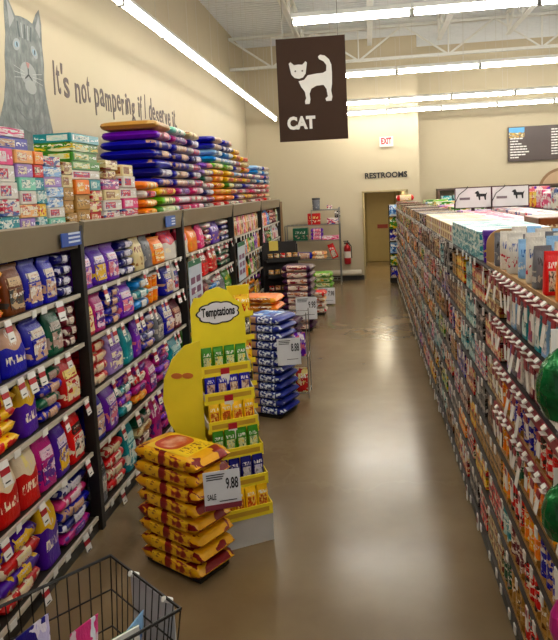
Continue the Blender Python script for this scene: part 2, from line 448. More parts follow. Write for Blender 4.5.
# cat mural
t = NT('mural_fur', 0.75)
c = t.coord('Object'); n = t.noise(t.mapping(c, (1, 3, 1.2)), 5, 6, 0.7)
wv = t.n.new('ShaderNodeTexWave'); wv.bands_direction = 'Z'; wv.inputs['Scale'].default_value = 2.3; wv.inputs['Distortion'].default_value = 7; wv.inputs['Detail'].default_value = 3
t.l.new(c, wv.inputs[0])
t.color(t.mix(t.math('MULTIPLY', wv.outputs[1], 0.3), t.ramp(n, [(0.3, lin('#565d5b')), (0.5, lin('#747a77')), (0.72, lin('#989c98'))]), lin('#545c5c')))
M_FUR = t.m
mu = thing('cat_mural', 'large painted grey tabby cat on the cream wall beside the slogan', 'mural', (-2.94, 5.35, 2.2))
def mural(pts, off, mat, nm):
    b = MB(); b.prism([(off, y - 5.35, z - 2.2) for y, z in pts], (-0.0015, 0, 0)); return b.build(nm, mat, mu, weld=False)
def ell(cy, cz, ry, rz, n=16, a0=0):
    return [(cy + ry * math.cos(2 * math.pi * i / n), cz + rz * math.sin(2 * math.pi * i / n) + a0 * ry * math.cos(2 * math.pi * i / n)) for i in range(n)]
mural([(5.185, 4.04), (5.25, 3.97), (5.33, 3.87), (5.42, 3.885), (5.53, 3.885), (5.62, 3.87), (5.69, 3.97), (5.76, 4.03), (5.785, 3.9), (5.765, 3.72), (5.775, 3.55), (5.75, 3.38), (5.77, 3.2), (5.83, 2.97), (5.9, 2.7), (5.93, 2.2), (4.78, 2.2), (4.82, 2.62), (4.93, 2.92), (5.04, 3.12), (5.09, 3.3), (5.11, 3.5), (5.15, 3.68), (5.16, 3.88)], 0.002, M_FUR, 'cat_body')
mural([(5.205, 3.99), (5.26, 3.92), (5.31, 3.84), (5.22, 3.74)], 0.0035, flat('#9a9c9a', 0.8), 'inner_ear')
mural([(5.74, 3.97), (5.75, 3.88), (5.735, 3.76), (5.66, 3.84)], 0.0035, flat('#9a9c9a', 0.8), 'inner_ear')
mural(ell(5.47, 3.40, 0.14, 0.105), 0.0035, flat('#9b9f9c', 0.8), 'muzzle')
mural(ell(5.49, 3.29, 0.10, 0.06), 0.0045, flat('#a2a5a1', 0.8), 'chin')
for cy, cz in ((5.31, 3.625), (5.605, 3.615)):
    mural(ell(cy, cz, 0.062, 0.052, 14, 0.25 if cy < 5.4 else -0.25), 0.0037, flat('#969c9c', 0.7), 'eye_patch')
    mural(ell(cy, cz, 0.036, 0.026, 14, 0.2 if cy < 5.4 else -0.2), 0.0052, flat('#86a3b4', 0.5), 'eye')
    mural(ell(cy + 0.004, cz, 0.009, 0.022, 10), 0.0067, flat('#15171a', 0.5), 'pupil')
mural([(5.44, 3.50), (5.5, 3.50), (5.485, 3.465), (5.47, 3.45), (5.455, 3.465)], 0.0055, flat('#b07a74', 0.7), 'nose')
mural([(5.462, 3.45), (5.476, 3.45), (5.474, 3.40), (5.53, 3.36), (5.525, 3.35), (5.47, 3.385), (5.41, 3.35), (5.405, 3.36), (5.464, 3.40)], 0.0055, flat('#3e4344', 0.8), 'mouth')
for k in (-2, -1, 0, 1, 2):
    y0 = 5.465 + k * 0.045
    mural([(y0 - 0.009, 3.70), (y0 + 0.009, 3.70), (y0 + 0.014 + k * 0.012, 3.83), (y0 - 0.004 + k * 0.012, 3.83)], 0.0037, flat('#596062' if k % 2 == 0 else '#a2a6a4', 0.8), 'forehead_stripe')
for s_, k in ((-1, 0), (-1, 1), (1, 0), (1, 1), (-1, 2), (1, 2)):
    y0 = 5.47 + s_ * 0.07
    mural([(y0, 3.405 - k * 0.022), (y0, 3.41 - k * 0.022), (y0 + s_ * 0.17, 3.44 - k * 0.05), (y0 + s_ * 0.17, 3.436 - k * 0.05)], 0.0055, flat('#b9bcb9', 0.7), 'whisker')
for k in range(6):
    z0 = 3.12 - k * 0.11; hw = 0.16 + 0.05 * k; cy = 5.42 + 0.01 * k
    pts = [(cy + hw * (i / 8 - 1), z0 + 0.10 * (i / 8 - 1) ** 2 - 0.012 * abs(i / 8 - 1)) for i in range(17)]
    low = [(yy, zz - 0.014 * (1 - abs((yy - cy) / hw) ** 2) - 0.002) for yy, zz in reversed(pts)]
    mural(pts + low, 0.0037, flat('#737a79', 0.8), 'chest_stripe')

# menu board on the right wall
mb = thing('menu_board', 'dark brown service board with a photo corner and rows of white text', 'sign', (3.6, 17.25, 2.77))
MB().box(0, 2.4, -0.05, 0, 0, 0.87).build('board', flat('#40302a', 0.45), mb)
t = NT('board_photo', 0.4); x, y, z = t.xyz(t.coord('UV')); n = t.noise(t.coord('UV'), 4, 3)
t.color(t.mix(t.math('GREATER_THAN', t.math('MULTIPLY_ADD', n, 0.5, y), 0.75), t.ramp(n, [(0.4, lin('#d9a930')), (0.5, lin('#2d2a22')), (0.6, lin('#e8d9a0'))]), lin('#3d9ad0')))
MB().box(0.02, 0.4, -0.054, -0.05, 0.6, 0.85).build('photo', t.m, mb)
rr = random.Random(3)
for c0, n, w0 in ((0.05, 9, 0.5), (1.05, 10, 0.6), (1.75, 9, 0.5)):
    for k in range(n):
        zz = (0.56 if c0 < 0.5 else 0.75) - k * 0.068
        if zz < 0.04: break
        b = MB(); xx = c0; end = c0 + w0 * rr.uniform(0.35, 1.0)
        while xx < end:
            wl = rr.uniform(0.03, 0.1); b.box(xx, xx + wl, -0.053, -0.05, zz, zz + 0.03); xx += wl + 0.012
        b.build('text_line', M_WHITE, mb)

# ------------------------------------------------------------------ packaging meshes (unit size, shared)
def se(t, n): return math.copysign(abs(math.cos(t)) ** (2 / n), math.cos(t)), math.copysign(abs(math.sin(t)) ** (2 / n), math.sin(t))
def standing_profile(seed):
    rr = random.Random(seed)
    T = [0, 0.025, 0.12, 0.28, 0.45, 0.62, 0.76, 0.87, 0.94, 1.0]
    D = [0.40, 0.48, 0.5, 0.5, 0.49, 0.44, 0.34, 0.17, 0.05, 0.035]
    W = [0.46, 0.49, 0.5, 0.49, 0.485, 0.485, 0.48, 0.47, 0.47, 0.47]
    D = [d * rr.uniform(0.92, 1.06) for d in D]; W = [v * rr.uniform(0.97, 1.0) for v in W]
    sh = [0] * 5 + [rr.uniform(-0.05, 0.05) * k for k in (0.3, 0.6, 0.9, 1.1, 1.3)]
    return T, D, W, sh
def interp(T, A, t):
    for i in range(len(T) - 1):
        if t <= T[i + 1]:
            f = (t - T[i]) / (T[i + 1] - T[i]); return A[i] + (A[i + 1] - A[i]) * f
    return A[-1]
def standing_bag_mesh(seed):
    T, D, W, sh = standing_profile(seed); n = 18; b = MB(); rings = []
    rr = random.Random(seed + 50)
    for t, d, wv_, s_ in zip(T, D, W, sh):
        e = 5 - 2 * t; ring = []
        for i in range(n):
            a = 2 * math.pi * i / n; c, q = se(a, e)
            j = rr.uniform(-0.018, 0.018) if 0.02 < t < 0.95 else 0
            ring.append((c * wv_, q * d + j + s_, t))
        rings.append(ring)
    def uvp(p): return (p[0] + 0.5, p[2])
    for r0, r1 in zip(rings, rings[1:]):
        for i in range(n):
            j = (i + 1) % n; q = [r0[i], r0[j], r1[j], r1[i]]; b.face(q, 0, [uvp(p) for p in q])
    b.face(list(reversed(rings[0])), 0); b.uv[-1] = [uvp(p) for p in reversed(rings[0])]
    b.face(rings[-1], 0); b.uv[-1] = [uvp(p) for p in rings[-1]]
    me = b.mesh('bag_body', [], True); bm = bmesh.new(); bm.from_mesh(me); bmesh.ops.remove_doubles(bm, verts=bm.verts, dist=1e-5); bm.to_mesh(me); bm.free()
    me.materials.append(None)
    return me
def standing_patch_mesh(seed, x0, x1, z0, z1, off=0.02, nx=6, nz=6):
    T, D, W, sh = standing_profile(seed); b = MB(); g = []
    for k in range(nz + 1):
        t = z0 + (z1 - z0) * k / nz; d, wv_, s_, e = interp(T, D, t), interp(T, W, t), interp(T, sh, t), 5 - 2 * t
        row = []
        for i in range(nx + 1):
            x = (x0 + (x1 - x0) * i / nx); q = (max(0.0, 1 - abs(x / wv_) ** e)) ** (1 / e)
            row.append((x, -q * d + s_ - off - 0.02, t))
        g.append(row)
    for k in range(nz):
        for i in range(nx):
            b.face([g[k][i], g[k][i + 1], g[k + 1][i + 1], g[k + 1][i]], 0, [(i / nx, k / nz), ((i + 1) / nx, k / nz), ((i + 1) / nx, (k + 1) / nz), (i / nx, (k + 1) / nz)])
    rim = [g[0][i] for i in range(nx + 1)] + [g[k][nx] for k in range(1, nz + 1)] + [g[nz][i] for i in range(nx - 1, -1, -1)] + [g[k][0] for k in range(nz - 1, 0, -1)]
    for a, c in zip(rim, rim[1:] + rim[:1]):
        b.face([c, a, (a[0], a[1] + off + 0.03, a[2]), (c[0], c[1] + off + 0.03, c[2])], 0, [(0, 0)] * 4)
    me = b.mesh('bag_patch', [], True); me.materials.append(None); return me
def flat_profile(x):          # thickness and width factor along the length
    a = abs(2 * x)
    return max(0.06, (1 - a ** 14) ** 0.5) if a < 1 else 0.06, 1 - 0.05 * a ** 8
def flat_point(x, ang, jit=0.0):
    th, wd = flat_profile(x); c, q = se(ang, 4.2)
    return (x, -c * 0.5 * wd * (1 + jit), 0.5 + q * 0.5 * th * (1 + jit))
def flat_bag_mesh(seed):
    rr = random.Random(seed); b = MB(); n = 16
    xs = [-0.53, -0.498, -0.485, -0.45, -0.36, -0.2, 0.0, 0.18, 0.35, 0.45, 0.485, 0.498, 0.53]; rings = []
    for x in xs:
        rings.append([flat_point(x, -math.pi / 2 + 2 * math.pi * i / n, rr.uniform(-0.035, 0.0)) for i in range(n)])
    for k in range(len(xs) - 1):
        for i in range(n):
            j = (i + 1) % n
            b.face([rings[k][i], rings[k + 1][i], rings[k + 1][j], rings[k][j]], 0, [(xs[k] + 0.5, i / n), (xs[k + 1] + 0.5, i / n), (xs[k + 1] + 0.5, (i + 1) / n), (xs[k] + 0.5, (i + 1) / n)])
    b.face(rings[0], 0); b.face(list(reversed(rings[-1])), 0)
    me = b.mesh('flat_bag', [], True); bm = bmesh.new(); bm.from_mesh(me); bmesh.ops.remove_doubles(bm, verts=bm.verts, dist=1e-5); bmesh.ops.recalc_face_normals(bm, faces=bm.faces); bm.to_mesh(me); bm.free()
    me.materials.append(None); return me
def flat_patch_mesh(x0, x1, a0, a1, off=1.06, nx=6, na=5):
    b = MB(); g = []
    for k in range(na + 1):
        an = a0 + (a1 - a0) * k / na
        row = []
        for i in range(nx + 1):
            p = flat_point(x0 + (x1 - x0) * i / nx, an); row.append((p[0], p[1] * off, 0.5 + (p[2] - 0.5) * off))
        g.append(row)
    for k in range(na):
        for i in range(nx):
            b.face([g[k][i], g[k][i + 1], g[k + 1][i + 1], g[k + 1][i]], 0, [(i / nx, k / na), ((i + 1) / nx, k / na), ((i + 1) / nx, (k + 1) / na), (i / nx, (k + 1) / na)])
    me = b.mesh('flat_label', [], True); me.materials.append(None); return me
def bevel_box_mesh(bev=0.03):
    bm = bmesh.new(); bmesh.ops.create_cube(bm, size=1)
    for v in bm.verts: v.co.z += 0.5
    bmesh.ops.bevel(bm, geom=bm.edges[:], offset=bev, segments=1, affect='EDGES')
    uvl = bm.loops.layers.uv.new('UVMap')
    for f in bm.faces:
        nn = f.normal
        for lp in f.loops:
            p = lp.vert.co
            lp[uvl].uv = (p.x + 0.5, p.z) if abs(nn.y) > 0.7 else ((p.y + 0.5, p.z) if abs(nn.x) > 0.7 else (p.x + 0.5, p.y + 0.5))
    me = bpy.data.meshes.new('carton'); bm.to_mesh(me); bm.free(); me.materials.append(None); return me
def lathe_mesh(prof, n=14):
    b = MB(); rings = [[(r * math.cos(2 * math.pi * i / n), r * math.sin(2 * math.pi * i / n), z) for i in range(n)] for r, z in prof]
    for (r0, r1) in zip(rings, rings[1:]):
        for i in range(n):
            j = (i + 1) % n
            b.face([r0[i], r0[j], r1[j], r1[i]], 0, [((i / n * 2) % 1.001, r0[i][2]), ((i / n * 2) % 1.001 + 2 / n, r0[i][2]), ((i / n * 2) % 1.001 + 2 / n, r1[i][2]), ((i / n * 2) % 1.001, r1[i][2])])
    b.face(list(reversed(rings[0]))); b.face(rings[-1])
    me = b.mesh('lathe', [], True); me.materials.append(None); return me
NB = 4
ME_BAG = [standing_bag_mesh(s) for s in range(NB)]
ME_BAGLAB = [standing_patch_mesh(s, -0.34, 0.34, 0.12, 0.52) for s in range(NB)]
ME_BAGLOGO = [standing_patch_mesh(s, -0.3, 0.3, 0.57, 0.74, nz=4) for s in range(NB)]
ME_BAGSEAL = [standing_patch_mesh(s, -0.46, 0.46, 0.93, 1.0, nz=2) for s in range(NB)]
ME_FLAT = [flat_bag_mesh(s) for s in range(NB)]
ME_FLATLAB = flat_patch_mesh(-0.16, 0.2, R(-24), R(26), 1.03)
ME_FLATWIDE = flat_patch_mesh(-0.3, 0.38, R(-34), R(36), 1.02)
ME_FLATTOP = flat_patch_mesh(-0.34, 0.34, R(58), R(125), 1.03)
ME_BOX = bevel_box_mesh()
ME_TUB = lathe_mesh([(0.42, 0), (0.46, 0.03), (0.5, 0.8), (0.5, 0.84)], 16)
ME_LID = lathe_mesh([(0.53, 0.84), (0.53, 0.97), (0.49, 1.0)], 16)
ME_CAN = lathe_mesh([(0.46, 0), (0.5, 0.03), (0.5, 0.07), (0.485, 0.1), (0.485, 0.9), (0.5, 0.93), (0.5, 0.97), (0.46, 1.0), (0.44, 0.96)], 14)
FACE_X = math.pi / 2     # pack front (-y) turned to face +X

# palette: name -> (base, panel, accent)
PAL = {
 'royal blue': ('#1d2f96', '#c9a48c', '#e7ded2'), 'navy': ('#1b1f66', '#e9e6ee', '#c8c4e0'), 'orange': ('#ee8a12', '#f7b531', '#fff1d0'),
 'golden yellow': ('#f0c21a', '#c2182c', '#fbe98a'), 'brown': ('#6a3b1c', '#3b3a36', '#c2a888'), 'dark green': ('#125038', '#b79c92', '#d5cfc6'),
 'maroon': ('#641a2c', '#ece0d4', '#c9a08a'), 'red': ('#b5182a', '#e9d8bd', '#f2e2a0'), 'scarlet': ('#d23a1c', '#f0e6d4', '#2b2320'),
 'purple': ('#4f2190', '#e5be3a', '#efe6f4'), 'violet': ('#6d3aa6', '#d57f8e', '#efe2ea'), 'magenta': ('#b02a7c', '#5a3a86', '#f0d8e4'),
 'teal': ('#128a94', '#e8efe8', '#c6e4e0'), 'sky blue': ('#2b86c6', '#f1efe6', '#d9ecf5'), 'white': ('#e4dfd6', '#c23c52', '#4b5f9a'),
 'cream': ('#dccca2', '#9a6d42', '#7a2f2a'), 'grey': ('#6f7076', '#c2bcb4', '#2a2a2e'), 'pink': ('#d95a86', '#f5d9e0', '#ffffff'),
 'black': ('#201c1e', '#8a8480', '#d8d0c6'), 'lime green': ('#6cae2c', '#f0e9b8', '#2f6a2c'), 'lilac': ('#a58cc4', '#f3e7c9', '#6f4f9a'),
 'peach': ('#efb986', '#f7ecd4', '#c86f5a'), 'kraft': ('#a9814e', '#c9a671', '#5a3f22'), 'pale blue': ('#9fc3e6', '#f5f6f4', '#4a74b4'),
 'leaf green': ('#3f7d2c', '#dfe7c6', '#e7c84a'), 'mint': ('#8fd0b8', '#f4f6ea', '#3f8f88'),
}
def pm(c, style): p = PAL[c]; return pk(p[0], p[1], p[2], style)
CATW = 'cat food'
def fit(label):
    w_ = label.split()
    return ' '.join(w_[:16])

def standing_bag(c, x, y, z, wd, dp, ht, label, group, rot=FACE_X, style='photo', parts=True, seed=None, lab=None, tilt=0.0, name='pet_food_bag', cat='bag'):
    s = random.randrange(NB) if seed is None else seed
    o = new_obj(name, ME_BAG[s], pm(c, style), loc=(x, y, z), rot=(tilt, 0, rot), scale=(wd, dp, ht)); tag(o, fit(label), cat, group)
    if parts:
        p = PAL[c]
        new_obj('front_label', ME_BAGLAB[s], pk(p[1], p[2], p[0], 'busy') if lab is None else lab, o)
        new_obj('logo_patch', ME_BAGLOGO[s], pk(p[2], p[0], p[1], 'plain'), o)
        new_obj('top_seal', ME_BAGSEAL[s], flat(p[0], 0.35), o)
    return o
def flat_bag(c, x, y, z, ln, dp, th, label, group, rot=FACE_X, style='label', parts=True, top=False, name='stacked_pet_food_bag', lab=None):
    s = random.randrange(NB)
    o = new_obj(name, ME_FLAT[s], pm(c, style), loc=(x, y, z), rot=(0, 0, rot), scale=(ln / 1.06, dp, th)); tag(o, fit(label), 'bag', group)
    if parts: new_obj('end_label', ME_FLATLAB, lab or pk(PAL[c][1], PAL[c][0], PAL[c][2], 'plain'), o)
    if top: new_obj('top_print', ME_FLATTOP, pk(PAL[c][1], PAL[c][2], PAL[c][0], 'busy'), o)
    return o
ME_BOXLAB = MB().box(-0.38, 0.05, -0.506, -0.495, 0.22, 0.78).mesh('box_label'); ME_BOXLAB.materials.append(None)
ME_BOXFLAP = MB().box(-0.47, 0.47, -0.03, 0.03, 0.985, 1.008).mesh('box_flap'); ME_BOXFLAP.materials.append(None)
def carton(c, x, y, z, wd, dp, ht, label, group, rot=FACE_X, parts=True, name='carton', cat='box', style='box'):
    o = new_obj(name, ME_BOX, pm(c, style), loc=(x, y, z), rot=(0, 0, rot), scale=(wd, dp, ht)); tag(o, fit(label), cat, group)
    if parts:
        new_obj('front_label', ME_BOXLAB, pk(PAL[c][1], PAL[c][2], PAL[c][0], 'busy'), o)
        new_obj('tape', ME_BOXFLAP, flat(PAL[c][0], 0.4), o)
    return o
def tub(c, x, y, z, dia, ht, label, group, lidc='#e8e2d8'):
    o = new_obj('treat_tub', ME_TUB, pm(c, 'plain'), loc=(x, y, z), rot=(0, 0, random.uniform(0, 6)), scale=(dia / 1.06, dia / 1.06, ht)); tag(o, fit(label), 'tub', group)
    new_obj('lid', ME_LID, flat(lidc, 0.4), o)
    return o

# ------------------------------------------------------------------ left racks
XF = -1.9
LEVELS = [1.65, 1.32, 0.95, 0.56, 0.10]
LVN = ['top', 'second', 'middle', 'fourth', 'bottom']
BAYN = ['nearest', 'second', 'third', 'fourth', 'farthest']
BY = [1.6, 4.0, 6.36, 8.85, 11.3, 13.75]
b = MB(); b.box(-0.004, 0.0, -0.03, 0.03, -0.11, -0.055, 0); b.box(-0.004, 0.0, -0.03, 0.03, -0.055, -0.022, 1); b.box(-0.004, 0.004, -0.03, 0.03, -0.022, 0.012, 0); b.box(0.0, 0.001, -0.02, 0.014, -0.095, -0.088, 2)
ME_TAG = b.mesh('price_tag', [M_WHITE, M_RED, M_INK])
b = MB(); b.box(-0.004, 0.0, -0.03, 0.03, -0.02, 0.02, 0)
ME_STAG = b.mesh('price_tag', [M_WHITE])
rt = random.Random(11)
for bi in range(5):
    y0, y1 = BY[bi], BY[bi + 1]
    bay = thing('rack_bay', '%s dark steel rack bay with bronze canopy along the mural wall' % BAYN[bi], 'shelf rack', (XF, y0, 0), 0, 'rack bays along the mural wall')
    L = y1 - y0
    posts = [(0, 0.0)] + ([(0, L)] if bi == 4 else [])
    for px, py in posts:
        MB().box(-0.05, 0.025, py - 0.026, py + 0.026, 0, 2.1).build('post', M_POST, bay)
        MB().box(-0.66, -0.6, py - 0.026, py + 0.026, 0, 2.05).build('post', M_POST, bay)
    MB().box(-0.6, -0.585, 0.035, L - 0.035, 0.05, 2.0).build('back_panel', M_BACK, bay)
    cp = MB(); cp.prism([(-0.03, 0.035, 1.97), (0.01, 0.035, 1.955), (0.035, 0.035, 2.12), (0.0, 0.035, 2.13)], (0, L - 0.07, 0)); cp.build('canopy', M_CANOPY, bay)
    MB().box(-1.03, -0.055, -0.026, L - 0.027, 2.055, 2.085).build('top_deck', flat('#5a5145', 0.5), bay)
    for li, z in enumerate(LEVELS):
        sh = MB().box(-0.58, -0.012, 0.036, L - 0.036, z - 0.035, z).build('shelf', M_SHELF, bay)
        MB().box(-0.012, 0.004, 0.036, L - 0.036, z - 0.022, z + 0.004).build('price_rail', M_RAIL, sh)
        if bi < 3:
            yy = 0.15 + rt.uniform(0, 0.2)
            while yy < L - 0.1:
                big = rt.random() < 0.62
                o = new_obj('price_tag', ME_TAG if big else ME_STAG, None, sh, loc=(0.008 + (0.012 if big else 0), yy, z - (0.005 if big else 0.017)), rot=(0, R(-14) if big else 0, R(rt.uniform(-8, 8))))
                if big: o.scale = (1, rt.choice((1, 1, 1.15)), rt.uniform(0.8, 1.05))
                yy += rt.choice((0.11, 0.16, 0.22, 0.3))
        elif bi >= 3:
            yy = 0.2
            tg = MB()
            while yy < L - 0.1: tg.box(0.005, 0.01, yy - 0.03, yy + 0.03, z - 0.08, z - 0.01); yy += rt.uniform(0.2, 0.4)
            o = tg.build('price_tags', M_WHITE, sh); o['kind'] = 'stuff'
    MB().box(-0.58, 0.0, 0.036, L - 0.036, 0.0, 0.064).build('kick_plate', M_BLACK, bay)
    if bi < 2:
        sgn = MB().box(0.04, 0.046, L - 0.32, L - 0.05, 1.98, 2.065).build('bay_sign', flat('#1e4fa8', 0.4), bay) if bi == 0 else MB().box(0.04, 0.046, L - 0.62, L - 0.32, 1.985, 2.085).build('bay_sign', flat('#2a5fb4', 0.4), bay)
        sgn['label'] = 'small blue sign on the canopy'
        off = L - 0.40 if bi == 0 else L - 0.62
        q = MB()
        for k in range(3): q.box(0.046, 0.048, off + 0.17, off + 0.33 if bi == 0 else off + 0.28, 2.0 + k * 0.026, 2.012 + k * 0.026)
        q.build('sign_print', flat('#d5e2f4', 0.4), sgn)
    if bi == 4:
        MB().box(-1.0, 0.02, L + 0.035, L + 0.42, 0, 2.06).build('end_panel', flat('#7a5a2c', 0.55), bay)
for bi, yy in ((2, 0.33), (3, 0.42)):
    sg = thing('shelf_sign', 'tall white price chart with green header in the %s rack bay' % BAYN[bi], 'sign', (XF + 0.03, BY[bi] + yy, 1.02 if bi == 2 else 1.0))
    w2 = 0.26
    MB().box(-0.004, 0.004, -w2, w2, 0, 0.56).build('chart', flat('#c9d3dc', 0.5), sg)
    MB().box(0.004, 0.007, -w2, w2, 0.5, 0.56).build('header_band', flat('#1d6b43', 0.5), sg)
    q = MB()
    for k in range(3):
        for j in range(2): q.box(0.004, 0.006, -0.2 + j * 0.22, -0.04 + j * 0.22, 0.09 + k * 0.11, 0.16 + k * 0.11)
    q.build('price_print', flat('#7a4a6a', 0.5), sg)

def pile(cs, x, y, z, ln, dp, th, n, where, grp, rot=FACE_X, style='label', parts=True, top=False, zs_=1.0):
    for k in range(n):
        c = cs[k % len(cs)] if isinstance(cs, (list, tuple)) else cs
        pos = 'topmost' if k == n - 1 else ('lowest' if k == 0 else nth(k) + ' up')
        flat_bag(c, x + random.uniform(-0.008, 0.008), y + random.uniform(-0.012, 0.012), z + k * th * zs_ + 0.001, ln * random.uniform(0.95, 1.0), dp, th, '%s flat bag, %s in pile %s' % (c, pos, where), grp, rot=rot + R(random.uniform(-2, 2)), style=style, parts=parts, top=top and k == n - 1)

def fill(bi, li, items):
    z = LEVELS[li] + 0.001
    room = (1.94 if li == 0 else LEVELS[li - 1] - 0.045) - z
    for k, it in enumerate(items):
        kind, c, y0, y1 = it[:4]; ym = (y0 + y1) / 2; wd = (y1 - y0) * 0.96
        where = '%s rack bay, %s shelf, %s along' % (BAYN[bi], LVN[li], nth(k))
        grp = 'goods on the %s shelf of the %s rack bay' % (LVN[li], BAYN[bi])
        if kind == 'bag':
            h = min((it[4] if len(it) > 4 else 0.3) * 1.14, room - 0.008); st = it[5] if len(it) > 5 else 'photo'
            dp = min(0.15, wd * 0.62)
            desc = {'photo': 'bag with photo panel', 'split': 'bag with pale top', 'plain': 'bag', 'busy': 'patterned bag'}[st]
            standing_bag(c, XF - 0.03 - dp / 2, ym, z, wd, dp, h, '%s %s, %s' % (c, desc, where), grp, rot=FACE_X + R(random.uniform(-5, 5)), style=st if st == 'split' else 'plain', parts=(bi < 2) if st == 'photo' else False)
            if bi < 2: standing_bag(c, XF - 0.05 - dp * 1.7, ym, z, wd, dp, h, '%s %s behind its twin, %s' % (c, desc, where), grp, style=st, parts=False)
        elif kind == 'flat':
            n = it[4]; th = min(it[5] if len(it) > 5 else 0.075, (room - 0.012) / n)
            pile(c, XF - 0.2, ym, z, wd, 0.34, th, n, 'on ' + where, grp, parts=bi < 2, style='plain')
        elif kind == 'tub':
            d = it[4]; n = max(1, int((y1 - y0) / d)); hh = 0.13
            for r_ in range(it[5]):
                for q in range(n):
                    tub(c, XF - 0.04 - d / 2, y0 + d * (q + 0.5), z + r_ * (hh + 0.003), d, hh, '%s tub, %s in %s row, %s' % (c, nth(q), 'upper' if r_ else 'lower', where), grp)
        elif kind == 'pouch':
            n = it[4]; pw = (y1 - y0) / n; h = min(it[5] if len(it) > 5 else 0.2, room - 0.01)
            for q in range(n):
                cc = c[q % len(c)] if isinstance(c, (list, tuple)) else c
                standing_bag(cc, XF - 0.05, y0 + pw * (q + 0.5), z, pw * 0.95, 0.05, h, '%s pouch %s in cluster, %s' % (cc, nth(q), where), grp, style='busy', parts=False, name='treat_pouch', cat='pouch')
B, F, T_, Q = 'bag', 'flat', 'tub', 'pouch'
fill(0, 0, [(F, ['orange', 'golden yellow'], 2.72, 3.16, 4), (B, 'brown', 3.17, 3.36, 0.25), (B, 'royal blue', 3.37, 3.57, 0.285), (B, 'royal blue', 3.575, 3.74, 0.275), (F, 'navy', 3.745, 3.955, 4, 0.078)])
fill(0, 1, [(B, 'sky blue', 2.6, 2.82, 0.27), (B, 'royal blue', 2.83, 3.08, 0.28, 'split'), (B, 'royal blue', 3.09, 3.33, 0.27, 'split'), (B, 'royal blue', 3.34, 3.58, 0.28), (B, 'dark green', 3.585, 3.77, 0.27), (F, 'maroon', 3.775, 3.955, 4, 0.075)])
fill(0, 2, [(F, ['golden yellow', 'golden yellow', 'golden yellow'], 2.6, 3.2, 4, 0.085), (B, 'purple', 3.21, 3.4, 0.3, 'split'), (F, ['royal blue', 'dark green'], 3.41, 3.7, 4, 0.075), (B, 'red', 3.705, 3.955, 0.32)])
fill(0, 3, [(B, 'sky blue', 2.7, 2.9, 0.3, 'split'), (B, 'red', 2.91, 3.13, 0.31, 'split'), (B, 'red', 3.135, 3.34, 0.31, 'split'), (B, 'magenta', 3.345, 3.54, 0.31), (B, 'purple', 3.545, 3.73, 0.29), (B, 'scarlet', 3.735, 3.955, 0.3)])
fill(0, 4, [(B, 'white', 2.62, 2.86, 0.36), (F, ['red', 'purple', 'red', 'purple'], 2.87, 3.3, 4, 0.09), (B, 'purple', 3.31, 3.52, 0.38, 'split'), (F, ['magenta', 'navy', 'royal blue', 'pink', 'navy'], 3.53, 3.95, 5, 0.075)])
fill(1, 0, [(B, 'violet', 4.06, 4.28, 0.28), (B, 'purple', 4.285, 4.52, 0.29), (B, 'violet', 4.525, 4.76, 0.28), (F, 'navy', 4.77, 5.1, 4, 0.07), (B, 'cream', 5.11, 5.33, 0.29, 'busy'), (B, 'grey', 5.34, 5.56, 0.29, 'busy'), (B, 'orange', 5.57, 5.9, 0.22), (B, 'white', 5.91, 6.28, 0.28, 'split')])
fill(1, 1, [(B, 'red', 4.06, 4.24, 0.24), (B, 'magenta', 4.245, 4.42, 0.24), (F, 'royal blue', 4.43, 4.72, 4, 0.072), (B, 'violet', 4.73, 5.02, 0.27), (F, ['sky blue', 'teal'], 5.03, 5.4, 3, 0.085), (T_, 'orange', 5.42, 5.84, 0.14, 2), (B, 'royal blue', 5.85, 6.1, 0.25), (B, 'white', 6.11, 6.3, 0.26)])
fill(1, 2, [(F, 'red', 4.07, 4.42, 4, 0.085), (B, 'lilac', 4.43, 4.72, 0.29), (B, 'teal', 4.73, 4.95, 0.29, 'plain'), (B, 'violet', 4.96, 5.12, 0.29, 'plain'), (F, ['royal blue', 'navy'], 5.13, 5.5, 4, 0.075), (B, 'grey', 5.51, 5.75, 0.24), (B, 'royal blue', 5.76, 6.05, 0.26), (B, 'maroon', 6.06, 6.3, 0.24)])
fill(1, 3, [(B, 'royal blue', 4.07, 4.3, 0.31), (B, 'violet', 4.31, 4.56, 0.32), (F, ['teal', 'violet'], 4.57, 4.86, 4, 0.08), (F, ['orange', 'magenta', 'scarlet', 'magenta'], 4.87, 5.2, 4, 0.08), (B, 'magenta', 5.21, 5.45, 0.26), (F, ['magenta', 'violet'], 5.46, 5.85, 4, 0.08), (B, 'teal', 5.86, 6.28, 0.28)])
fill(1, 4, [(B, 'grey', 4.07, 4.25, 0.33), (F, ['scarlet', 'red'], 4.26, 4.62, 4, 0.085), (B, 'teal', 4.63, 4.85, 0.36), (F, ['dark green', 'maroon', 'cream', 'dark green'], 4.86, 5.25, 4, 0.085), (B, 'magenta', 5.26, 5.5, 0.34, 'plain'), (F, ['magenta', 'violet'], 5.51, 5.9, 4, 0.085), (F, ['golden yellow', 'teal'], 5.91, 6.3, 4, 0.085)])
fill(2, 0, [(B, 'white', 6.42, 6.72, 0.28, 'split'), (B, 'orange', 6.73, 7.2, 0.27), (B, 'pink', 7.21, 7.45, 0.28, 'busy'), (F, ['maroon', 'white'], 7.46, 7.75, 4, 0.07), (B, 'purple', 7.76, 8.3, 0.28), (F, ['navy', 'white'], 8.32, 8.8, 4, 0.07)])
fill(2, 1, [(B, 'cream', 6.95, 7.2, 0.26, 'busy'), (B, 'scarlet', 7.21, 7.6, 0.27, 'plain'), (B, 'red', 7.61, 8.1, 0.25, 'plain'), (F, ['dark green', 'white'], 8.12, 8.8, 4, 0.072)])
